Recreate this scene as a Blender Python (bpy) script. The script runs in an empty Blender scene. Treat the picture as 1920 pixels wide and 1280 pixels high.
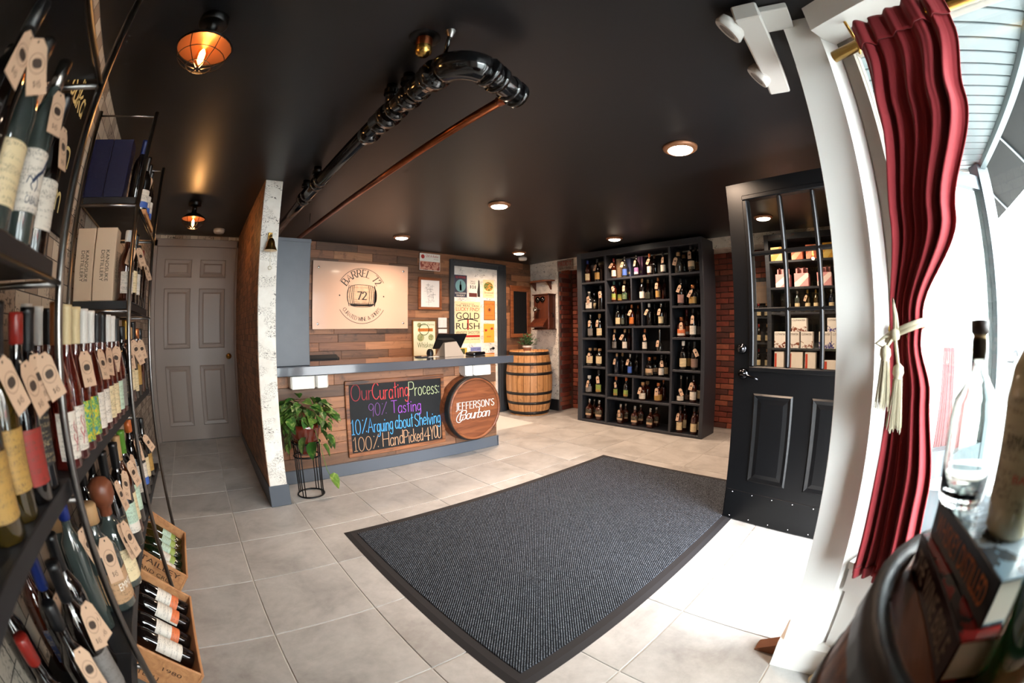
import bpy, math, random
from mathutils import Vector, Matrix
S = bpy.context.scene
C = S.collection
RND = random.Random(72)
pi = math.pi

# ------------------------------------------------------------------ camera: full-frame fisheye, 15 mm class
cam = bpy.data.cameras.new('camera')
cam.type = 'PANO'
cam.panorama_type = 'FISHEYE_LENS_POLYNOMIAL'
cam.sensor_width = 36.0
cam.sensor_height = 24.0
cam.sensor_fit = 'HORIZONTAL'
cam.fisheye_fov = math.radians(220)
cam.fisheye_polynomial_k0 = 0.0
cam.fisheye_polynomial_k1 = -0.06663831557480668
cam.fisheye_polynomial_k2 = -0.000247412577596588
cam.fisheye_polynomial_k3 = 3.847575589472605e-05
cam.fisheye_polynomial_k4 = -1.6174299944029125e-06
cam.clip_start = 0.01
cam.clip_end = 300
cam_o = bpy.data.objects.new('camera', cam)
C.objects.link(cam_o)
cam_o.matrix_world = Matrix(((0.7463047093681336, 0.022205997268525984, -0.6652339246161879, 0.0),
                             (-0.6655397745412426, 0.010963815409178203, -0.746281852422572, 0.0),
                             (-0.009278430823031094, 0.9996932971851835, 0.022961321488070834, 1.16),
                             (0, 0, 0, 1)))
cam.dof.use_dof = True
cam.dof.focus_distance = 3.2
cam.dof.aperture_fstop = 2.8
cam.lens = 15.0
S.camera = cam_o

# ------------------------------------------------------------------ sky, sun, exposure
W = bpy.data.worlds.new('overcast_sky')
S.world = W
W.use_nodes = True
_bg = W.node_tree.nodes['Background']
_bg.inputs['Color'].default_value = (0.86, 0.93, 1.0, 1)
_bg.inputs['Strength'].default_value = 30.0
S.view_settings.view_transform = 'Standard'
S.view_settings.look = 'None'
S.view_settings.exposure = 0.4
S.view_settings.gamma = 1.0
S.view_settings.use_curve_mapping = False
S.cycles.max_bounces = 10
S.cycles.diffuse_bounces = 3
S.cycles.glossy_bounces = 3
S.cycles.transmission_bounces = 10
S.cycles.transparent_max_bounces = 8
S.cycles.use_adaptive_sampling = True
S.cycles.adaptive_threshold = 0.05
S.cycles.sample_clamp_indirect = 6.0
S.cycles.caustics_reflective = False
S.cycles.caustics_refractive = False

sun = bpy.data.lights.new('sun', 'SUN')
sun.energy = 17.0
sun.angle = math.radians(95)
sun.color = (1.0, 0.97, 0.93)
sun_o = bpy.data.objects.new('sun', sun)
C.objects.link(sun_o)
sun_o.rotation_euler = (math.radians(55), 0, math.radians(20))

def light(kind, name, loc, energy, col, size=0.1, rot=(0, 0, 0), spread=None, shape=None, size_y=None):
    l = bpy.data.lights.new(name, kind)
    l.energy = energy
    l.color = col
    if kind == 'AREA':
        l.size = size
        if shape: l.shape = shape
        if size_y: l.size_y = size_y
        if spread: l.spread = spread
    else:
        l.shadow_soft_size = size
    o = bpy.data.objects.new(name, l)
    C.objects.link(o)
    o.location = loc
    o.rotation_euler = rot
    return o

def portal(name, c, rz, w, h):
    o = light('AREA', name, c, 1.0, (1, 1, 1), w, (pi / 2, 0, rz), None, 'RECTANGLE', h)
    o.data.cycles.is_portal = True
    return o
# daylight openings of the shop front (sampling portals for the sky, they give no light of their own)
portal('street_window_portal', (0.55, -1.06, 1.2), 0, .65, 1.8)
portal('bay_window_portal', (1.2, -0.55, 1.3), math.radians(63.4), 1.0, 1.6)
portal('doorway_portal', (1.92, -0.1, 1.02), 0, 0.9, 2.0)

# ------------------------------------------------------------------ mesh helpers
class MB:
    def __init__(s):
        s.v = []; s.f = []; s.sm = []
    def add(s, vs, fs, smooth=False, M=None):
        b = len(s.v)
        if M is not None: vs = [tuple(M @ Vector(p)) for p in vs]
        s.v += vs
        s.f += [tuple(i + b for i in f) for f in fs]
        s.sm += [smooth] * len(fs)
        return s
    def box(s, x0, y0, z0, x1, y1, z1, M=None):
        vs = [(x0, y0, z0), (x1, y0, z0), (x1, y1, z0), (x0, y1, z0), (x0, y0, z1), (x1, y0, z1), (x1, y1, z1), (x0, y1, z1)]
        return s.add(vs, [(3, 2, 1, 0), (4, 5, 6, 7), (0, 1, 5, 4), (1, 2, 6, 5), (2, 3, 7, 6), (3, 0, 4, 7)], False, M)
    def cbox(s, x0, y0, z0, x1, y1, z1, b=0.004, M=None):
        X = (x0, x1); Y = (y0, y1); Z = (z0, z1); vs = []; ix = {}
        for i in (0, 1):
            for j in (0, 1):
                for k in (0, 1):
                    sx, sy, sz = (1 - 2 * i), (1 - 2 * j), (1 - 2 * k)
                    for a in range(3):
                        p = [X[i] + sx * b, Y[j] + sy * b, Z[k] + sz * b]
                        p[a] = (X[i], Y[j], Z[k])[a]
                        ix[i, j, k, a] = len(vs); vs.append(tuple(p))
        fs = []
        for a, (u, w) in ((0, (1, 2)), (1, (2, 0)), (2, (0, 1))):
            for e in (0, 1):
                q = []
                for cu, cw in ((0, 0), (1, 0), (1, 1), (0, 1)):
                    c = [0, 0, 0]; c[a] = e; c[u] = cu; c[w] = cw
                    q.append(ix[c[0], c[1], c[2], a])
                fs.append(tuple(q if e else q[::-1]))
            for cu in (0, 1):
                for cw in (0, 1):
                    q = []
                    for e in (0, 1):
                        c = [0, 0, 0]; c[a] = e; c[u] = cu; c[w] = cw
                        q.append((ix[c[0], c[1], c[2], u], ix[c[0], c[1], c[2], w]))
                    f = (q[0][0], q[1][0], q[1][1], q[0][1])
                    fs.append(f if (cu != cw) else f[::-1])
        for i in (0, 1):
            for j in (0, 1):
                for k in (0, 1):
                    f = (ix[i, j, k, 0], ix[i, j, k, 1], ix[i, j, k, 2])
                    fs.append(f if (i + j + k) % 2 else f[::-1])
        return s.add(vs, fs, False, M)
    def lathe(s, prof, n=16, M=None, sq=0, smooth=True, a0=0, a1=2 * pi, fx=1, fy=1, cap=True):
        full = abs(a1 - a0 - 2 * pi) < 1e-6
        m = n if full else n + 1
        vs = []; fs = []
        for (r, z) in prof:
            for i in range(m):
                a = a0 + (a1 - a0) * i / n
                c, d = math.cos(a), math.sin(a)
                k = 1 if not sq else 1 / (abs(c) ** sq + abs(d) ** sq) ** (1 / sq)
                vs.append((r * k * c * fx, r * k * d * fy, z))
        for j in range(len(prof) - 1):
            for i in range(n):
                i2 = (i + 1) % m
                fs.append((j * m + i, j * m + i2, (j + 1) * m + i2, (j + 1) * m + i))
        s.add(vs, fs, smooth, M)
        if full and cap:
            for j, rev in ((0, True), (len(prof) - 1, False)):
                if prof[j][0] > 1e-5 and abs(prof[j][1] - prof[1 if j == 0 else -2][1]) > 1e-6:
                    ring = [vs[j * m + i] for i in range(m)]
                    s.add(ring, [tuple(range(m))[::-1] if rev else tuple(range(m))], False, M)
        return s
    def tube(s, pts, r, n=8, closed=False, M=None, caps=True):
        P = [Vector(p) for p in pts]; k = len(P); vs = []; fs = []
        rr = r if isinstance(r, (list, tuple)) else [r] * k
        up = Vector((0, 0, 1)); prev = None
        for i in range(k):
            a = P[(i - 1) % k] if (closed or i > 0) else P[i]
            b = P[(i + 1) % k] if (closed or i < k - 1) else P[i]
            t = (b - a).normalized()
            if prev is None:
                u = t.cross(up)
                if u.length < 1e-3: u = t.cross(Vector((1, 0, 0)))
            else:
                u = prev - t * prev.dot(t)
            u.normalize(); prev = u
            w = t.cross(u)
            for j in range(n):
                g = 2 * pi * j / n
                vs.append(tuple(P[i] + (u * math.cos(g) + w * math.sin(g)) * rr[i]))
        for i in range(k if closed else k - 1):
            i2 = (i + 1) % k
            for j in range(n):
                j2 = (j + 1) % n
                fs.append((i * n + j, i2 * n + j, i2 * n + j2, i * n + j2))
        if caps and not closed:
            fs.append(tuple(range(n))); fs.append(tuple((k - 1) * n + j for j in range(n))[::-1])
        return s.add(vs, fs, True, M)
    def prism(s, poly, z0, z1, M=None):
        n = len(poly)
        vs = [(x, y, z0) for x, y in poly] + [(x, y, z1) for x, y in poly]
        fs = [tuple(range(n))[::-1], tuple(range(n, 2 * n))]
        fs += [(i, (i + 1) % n, n + (i + 1) % n, n + i) for i in range(n)]
        return s.add(vs, fs, False, M)
    def mesh(s, name):
        me = bpy.data.meshes.new(name)
        me.from_pydata(s.v, [], s.f)
        me.polygons.foreach_set('use_smooth', s.sm)
        me.materials.append(None)
        me.update()
        return me
    def build(s, name, mat, parent=None, loc=(0, 0, 0), rot=(0, 0, 0), world=False):
        if world and parent is not None:
            Mi = wm(parent).inverted()
            s.v = [tuple(Mi @ Vector(p)) for p in s.v]
        return inst(name, s.mesh(name), mat, parent, loc, rot)

def wm(o):
    m = o.matrix_basis.copy()
    while o.parent is not None:
        o = o.parent
        m = o.matrix_basis @ m
    return m

def inst(name, me, mat, parent=None, loc=(0, 0, 0), rot=(0, 0, 0), scale=None):
    o = bpy.data.objects.new(name, me)
    C.objects.link(o)
    o.parent = parent
    o.location = loc
    o.rotation_euler = rot
    if scale: o.scale = scale
    o.material_slots[0].link = 'OBJECT'
    o.material_slots[0].material = mat
    return o

USED = {}
def tag(o, label, cat, group=None, kind=None):
    label = ' '.join(label.split())
    n = len(label.split())
    if n < 4 or n > 16: print('LABEL LENGTH', n, label)
    if label in USED and USED[label] != (group or 1): print('LABEL TWICE', label)
    if label in USED and not group: print('LABEL TWICE', label)
    USED[label] = group or 1
    o['label'] = label
    if kind != 'structure': o['category'] = cat
    else: o['category'] = cat
    if group: o['group'] = group
    if kind: o['kind'] = kind
    return o
def thing(name, label, cat, loc=(0, 0, 0), rz=0, group=None, kind=None, rot=None):
    o = bpy.data.objects.new(name, None)
    C.objects.link(o)
    o.empty_display_size = 0.05
    o.location = loc
    o.rotation_euler = rot or (0, 0, rz)
    return tag(o, label, cat, group, kind)
def struct(name, mb, mat, label, cat='wall'):
    o = mb.build(name, mat)
    o['kind'] = 'structure'
    tag(o, label, cat, None, 'structure')
    return o

def T(x=0, y=0, z=0): return Matrix.Translation((x, y, z))
def RX(a): return Matrix.Rotation(a, 4, 'X')
def RY(a): return Matrix.Rotation(a, 4, 'Y')
def RZ(a): return Matrix.Rotation(a, 4, 'Z')

# ------------------------------------------------------------------ materials
MC = {}
def lin(c):
    if isinstance(c, str):
        c = tuple(int(c[i:i + 2], 16) / 255 for i in (0, 2, 4))
        c = tuple(x / 12.92 if x <= 0.04045 else ((x + 0.055) / 1.055) ** 2.4 for x in c)
    return tuple(c[:3]) + (1.0,)
def newmat(name):
    m = bpy.data.materials.new(name)
    m.use_nodes = True
    nt = m.node_tree
    b = nt.nodes['Principled BSDF']
    return m, nt, b
def N(nt, t, **kw):
    n = nt.nodes.new(t)
    for k, v in kw.items():
        if k.startswith('i_'):
            key = k[2:].replace('_', ' ')
            n.inputs[int(key) if key.isdigit() else key].default_value = v
        else: setattr(n, k, v)
    return n
def L(nt, a, b): nt.links.new(a, b)
def ramp(nt, fac, stops, interp='LINEAR'):
    r = N(nt, 'ShaderNodeValToRGB')
    r.color_ramp.interpolation = interp
    el = r.color_ramp.elements
    while len(el) < len(stops): el.new(0.5)
    for e, (p, c) in zip(el, stops): e.position = p; e.color = lin(c)
    L(nt, fac, r.inputs[0])
    return r.outputs[0]
def mix(nt, fac, a, b, mode='MIX'):
    m = N(nt, 'ShaderNodeMix', data_type='RGBA', blend_type=mode)
    for s_, v in ((m.inputs[0], fac), (m.inputs[6], a), (m.inputs[7], b)):
        if hasattr(v, 'links') or hasattr(v, 'is_output'): L(nt, v, s_)
        elif isinstance(v, (int, float)): s_.default_value = v
        else: s_.default_value = lin(v)
    return m.outputs[2]
def coords(nt, scale=(1, 1, 1), kind='Object', rot=(0, 0, 0), rand=0):
    tc = N(nt, 'ShaderNodeTexCoord')
    mp = N(nt, 'ShaderNodeMapping')
    mp.inputs['Scale'].default_value = scale
    mp.inputs['Rotation'].default_value = rot
    L(nt, tc.outputs[kind], mp.inputs[0])
    if rand:
        oi = N(nt, 'ShaderNodeObjectInfo')
        vm = N(nt, 'ShaderNodeVectorMath', operation='SCALE')
        cx = N(nt, 'ShaderNodeCombineXYZ')
        for i in range(3): L(nt, oi.outputs['Random'], cx.inputs[i])
        L(nt, cx.outputs[0], vm.inputs[0]); vm.inputs['Scale'].default_value = rand
        ad = N(nt, 'ShaderNodeVectorMath', operation='ADD')
        L(nt, mp.outputs[0], ad.inputs[0]); L(nt, vm.outputs[0], ad.inputs[1])
        return ad.outputs[0]
    return mp.outputs[0]
def noise(nt, vec, scale, detail=3, rough=0.6, dist=0):
    n = N(nt, 'ShaderNodeTexNoise', i_Scale=scale, i_Detail=detail, i_Roughness=rough, i_Distortion=dist)
    L(nt, vec, n.inputs['Vector'])
    return n.outputs[0]
def bump(nt, b, h, strength=0.2, dist=0.01):
    n = N(nt, 'ShaderNodeBump', i_Strength=strength, i_Distance=dist)
    L(nt, h, n.inputs['Height'])
    L(nt, n.outputs[0], b.inputs['Normal'])
def mat(name, col, rough=0.5, metal=0.0, var=0.0, vscale=12, bmp=0.0, bscale=60, coat=0.0, spec=None, emit=None, estr=0, sheen=0):
    if name in MC: return MC[name]
    m, nt, b = newmat(name)
    b.inputs['Base Color'].default_value = lin(col)
    b.inputs['Roughness'].default_value = rough
    b.inputs['Metallic'].default_value = metal
    if coat: b.inputs['Coat Weight'].default_value = coat; b.inputs['Coat Roughness'].default_value = 0.06
    if spec is not None: b.inputs['Specular IOR Level'].default_value = spec
    if sheen: b.inputs['Sheen Weight'].default_value = sheen
    if emit:
        m.cycles.emission_sampling = 'NONE'
        b.inputs['Emission Color'].default_value = lin(emit); b.inputs['Emission Strength'].default_value = estr
    if var or bmp:
        v = coords(nt)
        if var:
            h = noise(nt, v, vscale, 4)
            c = lin(col)
            lo = tuple(x * (1 - var) for x in c[:3]); hi = tuple(min(1, x * (1 + var)) for x in c[:3])
            L(nt, ramp(nt, h, ((0.3, lo), (0.7, hi))), b.inputs['Base Color'])
        if bmp: bump(nt, b, noise(nt, v, bscale, 3), bmp, 0.002)
    MC[name] = m
    return m
def glass_pane(name, tint=(0.95, 0.98, 0.97), refl=1.5):
    if name in MC: return MC[name]
    m, nt, b = newmat(name)
    nt.nodes.remove(b)
    t = N(nt, 'ShaderNodeBsdfTransparent'); t.inputs[0].default_value = lin(tint)
    g = N(nt, 'ShaderNodeBsdfGlossy', i_Roughness=0.0)
    lw = N(nt, 'ShaderNodeLayerWeight', i_Blend=0.5)
    pw = N(nt, 'ShaderNodeMath', operation='POWER'); pw.inputs[1].default_value = 5.0
    L(nt, lw.outputs['Facing'], pw.inputs[0])
    ma = N(nt, 'ShaderNodeMath', operation='MULTIPLY_ADD'); ma.inputs[1].default_value = 0.9; ma.inputs[2].default_value = 0.04 * (refl - 1) / 0.5
    L(nt, pw.outputs[0], ma.inputs[0])
    mx = N(nt, 'ShaderNodeMixShader')
    L(nt, ma.outputs[0], mx.inputs[0]); L(nt, t.outputs[0], mx.inputs[1]); L(nt, g.outputs[0], mx.inputs[2])
    L(nt, mx.outputs[0], nt.nodes['Material Output'].inputs[0])
    MC[name] = m
    return m
def real_glass(name, col, rough=0.0, ior=1.45):
    if name in MC: return MC[name]
    m, nt, b = newmat(name)
    b.inputs['Base Color'].default_value = lin(col)
    b.inputs['Roughness'].default_value = rough
    b.inputs['IOR'].default_value = ior
    b.inputs['Transmission Weight'].default_value = 1.0
    MC[name] = m
    return m

def m_tile():
    m, nt, b = newmat('floor_tile')
    v = coords(nt, rand=40)
    n1 = noise(nt, v, 3.2, 7, 0.62, 0.6)
    n2 = noise(nt, v, 24, 5, 0.7)
    c = ramp(nt, n1, ((0.28, '87837f'), (0.5, 'b0ada9'), (0.7, 'c6c3bf')))
    c = mix(nt, 0.16, c, ramp(nt, n2, ((0.35, '6f6a66'), (0.65, 'cfcac4'))))
    oi = N(nt, 'ShaderNodeObjectInfo')
    c = mix(nt, 0.22, c, ramp(nt, oi.outputs['Random'], ((0, 'a19d99'), (1, 'c0bcb8'))))
    L(nt, c, b.inputs['Base Color'])
    L(nt, ramp(nt, n2, ((0.3, (.32, .32, .32)), (0.7, (.5, .5, .5)))), b.inputs['Roughness'])
    bump(nt, b, n2, 0.08, 0.002)
    return m
def m_wood(name, stops, axis=0, rand=30, rough=0.6, spots=True, gs=1.0, objrand=None):
    m, nt, b = newmat(name)
    sc = [22 * gs, 22 * gs, 22 * gs]; sc[axis] = 1.6 * gs
    v = coords(nt, tuple(sc), rand=rand)
    n1 = noise(nt, v, 1.0, 6, 0.65, 1.2)
    c = ramp(nt, n1, stops)
    if objrand:
        oi = N(nt, 'ShaderNodeObjectInfo')
        c = mix(nt, 0.72, c, mix(nt, 0.5, ramp(nt, oi.outputs['Random'], objrand, 'CONSTANT'), c, 'OVERLAY'))
    if spots:
        v2 = coords(nt, (1, 1, 1), rand=rand)
        n2 = noise(nt, v2, 9, 4, 0.7)
        c = mix(nt, ramp(nt, n2, ((0.55, (0, 0, 0)), (0.72, (.7, .7, .7)))), c, '1f140e')
    L(nt, c, b.inputs['Base Color'])
    b.inputs['Roughness'].default_value = rough
    bump(nt, b, n1, 0.25, 0.002)
    return m
def m_news():
    m, nt, b = newmat('newsprint_wallpaper')
    v = coords(nt)
    c = ramp(nt, noise(nt, v, 6, 5, .7), ((0.3, 'ded6cb'), (0.7, 'f3eee6')))
    # patches of paper: lines of small print, and a few bold headlines and brush marks
    blk = noise(nt, coords(nt, (7, 7, 11)), 1.0, 1, .4)
    fine = noise(nt, coords(nt, (150, 150, 330)), 1.0, 2, .5, .3)
    f1 = mix(nt, 1.0, ramp(nt, fine, ((0.53, (0, 0, 0)), (0.58, (.65, .65, .65)))), ramp(nt, blk, ((0.50, (0, 0, 0)), (0.54, (1, 1, 1)))), 'MULTIPLY')
    c = mix(nt, f1, c, '8b8176')
    bold = noise(nt, coords(nt, (62, 62, 105)), 1.0, 1, .5, 1.0)
    f2 = mix(nt, 1.0, ramp(nt, bold, ((0.60, (0, 0, 0)), (0.64, (.9, .9, .9)))), ramp(nt, noise(nt, coords(nt, (9, 9, 16)), 1.0, 0, .3), ((0.56, (0, 0, 0)), (0.6, (1, 1, 1)))), 'MULTIPLY')
    c = mix(nt, f2, c, '4a423b')
    L(nt, c, b.inputs['Base Color']); b.inputs['Roughness'].default_value = 0.62
    return m
def m_collage(nm='crate_panel_wallpaper', c1='d3c5b3', c2='7d5f49', sc=6.5):
    m, nt, b = newmat(nm)
    sx = N(nt, 'ShaderNodeSeparateXYZ'); L(nt, coords(nt), sx.inputs[0])
    ad = N(nt, 'ShaderNodeMath', operation='ADD'); L(nt, sx.outputs[0], ad.inputs[0]); L(nt, sx.outputs[1], ad.inputs[1])
    cb_ = N(nt, 'ShaderNodeCombineXYZ'); L(nt, ad.outputs[0], cb_.inputs[0]); L(nt, sx.outputs[2], cb_.inputs[1])
    v = cb_.outputs[0]
    br = N(nt, 'ShaderNodeTexBrick', offset=0.37, offset_frequency=2, squash=0.7, squash_frequency=3)
    br.inputs['Scale'].default_value = sc
    br.inputs['Color1'].default_value = lin(c1); br.inputs['Color2'].default_value = lin(c2); br.inputs['Mortar'].default_value = lin('271e18')
    br.inputs['Mortar Size'].default_value = 0.012; br.inputs['Bias'].default_value = -0.25
    br.inputs['Brick Width'].default_value = 0.8; br.inputs['Row Height'].default_value = 0.42
    L(nt, v, br.inputs['Vector'])
    g1 = noise(nt, coords(nt, (40, 40, 60)), 1.0, 2, .5, 1.4)
    n0 = noise(nt, coords(nt, (4, 4, 5)), 1.0, 2)
    f = mix(nt, 1.0, ramp(nt, g1, ((0.55, (0, 0, 0)), (0.6, (.85, .85, .85)))), ramp(nt, n0, ((0.48, (0, 0, 0)), (0.56, (1, 1, 1)))), 'MULTIPLY')
    c = mix(nt, f, br.outputs['Color'], '2a211b')
    L(nt, c, b.inputs['Base Color']); b.inputs['Roughness'].default_value = 0.6
    return m
def m_carpet():
    m, nt, b = newmat('ribbed_carpet')
    v = coords(nt)
    wv = N(nt, 'ShaderNodeTexWave', i_Scale=46.0, i_Distortion=.7, i_Detail=1.0, bands_direction='DIAGONAL'); wv.inputs['Detail Scale'].default_value = 5.0
    L(nt, coords(nt, rot=(0, 0, pi / 2)), wv.inputs['Vector'])
    n1 = noise(nt, v, 230, 2, .8)
    n2 = noise(nt, v, 1.6, 3)
    f = mix(nt, 0.35, n1, wv.outputs['Fac'])
    c = ramp(nt, f, ((0.38, '0a0c10'), (0.52, '1d2129'), (0.63, '4a5059'), (0.72, '858c96')))
    L(nt, c, b.inputs['Base Color']); b.inputs['Roughness'].default_value = 0.95
    b.inputs['Specular IOR Level'].default_value = 0.15
    bump(nt, b, f, 0.7, 0.006)
    return m
def m_print(name, base, inkc='3a332c', scale=1.0, thr=0.53, rand=20):
    if name in MC: return MC[name]
    m, nt, b = newmat(name)
    g = noise(nt, coords(nt, (420 * scale, 420 * scale, 620 * scale), rand=rand), 1.0, 2, .5, .4)
    g2 = noise(nt, coords(nt, (20 * scale, 20 * scale, 170 * scale), rand=rand), 1.0, 1)
    f = mix(nt, 1.0, ramp(nt, g, ((thr, (0, 0, 0)), (thr + .05, (.8, .8, .8)))), ramp(nt, g2, ((0.5, (0, 0, 0)), (0.55, (1, 1, 1)))), 'MULTIPLY')
    L(nt, mix(nt, f, base, inkc), b.inputs['Base Color']); b.inputs['Roughness'].default_value = 0.55
    MC[name] = m
    return m
def m_blotch(name, cols, scale=30, rough=0.6, rand=20):
    if name in MC: return MC[name]
    m, nt, b = newmat(name)
    n1 = noise(nt, coords(nt, rand=rand), scale, 3, .6, .8)
    k = len(cols)
    L(nt, ramp(nt, n1, [(0.3 + 0.4 * i / max(1, k - 1), c) for i, c in enumerate(cols)], 'CONSTANT' if k > 2 else 'LINEAR'), b.inputs['Base Color'])
    b.inputs['Roughness'].default_value = rough
    MC[name] = m
    return m
M_TILE = m_tile(); M_NEWS = m_news(); M_COLL = m_collage(); M_COLL2 = m_collage('warm_dim_crate_wallpaper', '9a6c4c', '3f291c', 9.0); M_CARPET = m_carpet()  # M_COLL2: crate paper copy with the hall's dim warm bulb light in its colour
PL = ((0, '4f3827'), (0.16, '8a5f41'), (0.3, 'a97a55'), (0.44, '3d2b20'), (0.55, 'b88a63'), (0.68, '6d4a34'), (0.8, '94684a'), (0.9, '57443a'))
M_PLANK = m_wood('reclaimed_plank', ((0.3, '6b4a34'), (0.5, '8f6547'), (0.7, 'b0835f')), 0, 30, 0.55, True, 1.0, PL)
M_OAK = m_wood('barrel_oak', ((0.3, '9a6537'), (0.5, 'b57f4c'), (0.7, 'c99461')), 2, 30, 0.5, True)
M_HEAD = m_wood('barrel_head_oak', ((0.3, '4d2815'), (0.5, '6f3d22'), (0.7, '85502f')), 0, 30, 0.4, False)
M_BURNT = m_wood('scorched_frame_wood', ((0.3, '2a160b'), (0.5, '7c4826'), (0.7, '9c6238')), 0, 30, 0.5, True)
M_CRATE = m_wood('crate_pine', ((0.3, '9d6a43'), (0.5, 'b98256'), (0.7, 'c99768')), 1, 30, 0.6, False)
M_WALNUT = m_wood('dark_walnut', ((0.3, '32150c'), (0.5, '4f2312'), (0.7, '68331b')), 2, 30, 0.4, False)
M_FRAMEW = m_wood('picture_frame_wood', ((0.3, '5d2f18'), (0.5, '7d4524'), (0.7, '92552f')), 0, 30, 0.4, False)
M_CEIL = mat('black_ceiling_paint', '18191c', 0.4, bmp=0.12, bscale=18, spec=.5)
M_BLK = mat('black_metal', '121214', 0.38, 0.6)
M_BLKP = mat('black_door_paint', '0a0b0d', 0.36, spec=.3, bmp=.05, bscale=40)
M_GREY = mat('slate_grey_paint', '4b5059', 0.45, var=.06)
M_UNIT = mat('charcoal_shelf_paint', '2c2f36', 0.4, var=.05)
M_DGREY = mat('graphite_door_frame_paint', '34373b', 0.4)
M_WHITE = mat('white_trim_paint', 'f0ebe5', 0.4, bmp=.04)
M_TAUPE = mat('taupe_door_paint', '8f8078', 0.45, bmp=.04)
M_PLAST = mat('white_plastic', 'd6d2cc', 0.3)
M_STEEL = mat('raw_steel_tube', '8d8a88', 0.28, 1.0)
M_CHROME = mat('chrome', 'c9c9cc', 0.12, 1.0)
M_BRASS = mat('brass', 'c49a52', 0.25, 1.0)
M_COPPER = mat('copper_pipe', '9a5636', 0.3, 1.0, var=.2, vscale=20)
M_PIPE = mat('black_gloss_pipe', '08080a', 0.13, bmp=.25, bscale=50, coat=.6)
M_INK = mat('black_ink', '1d1813', 0.6)
M_HOOP = mat('barrel_hoop_iron', '2f2d2c', 0.5, 0.7, var=.25)
M_PANE = glass_pane('window_glass')
M_RUB = mat('black_rubber', '17161a', 0.75)
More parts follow.
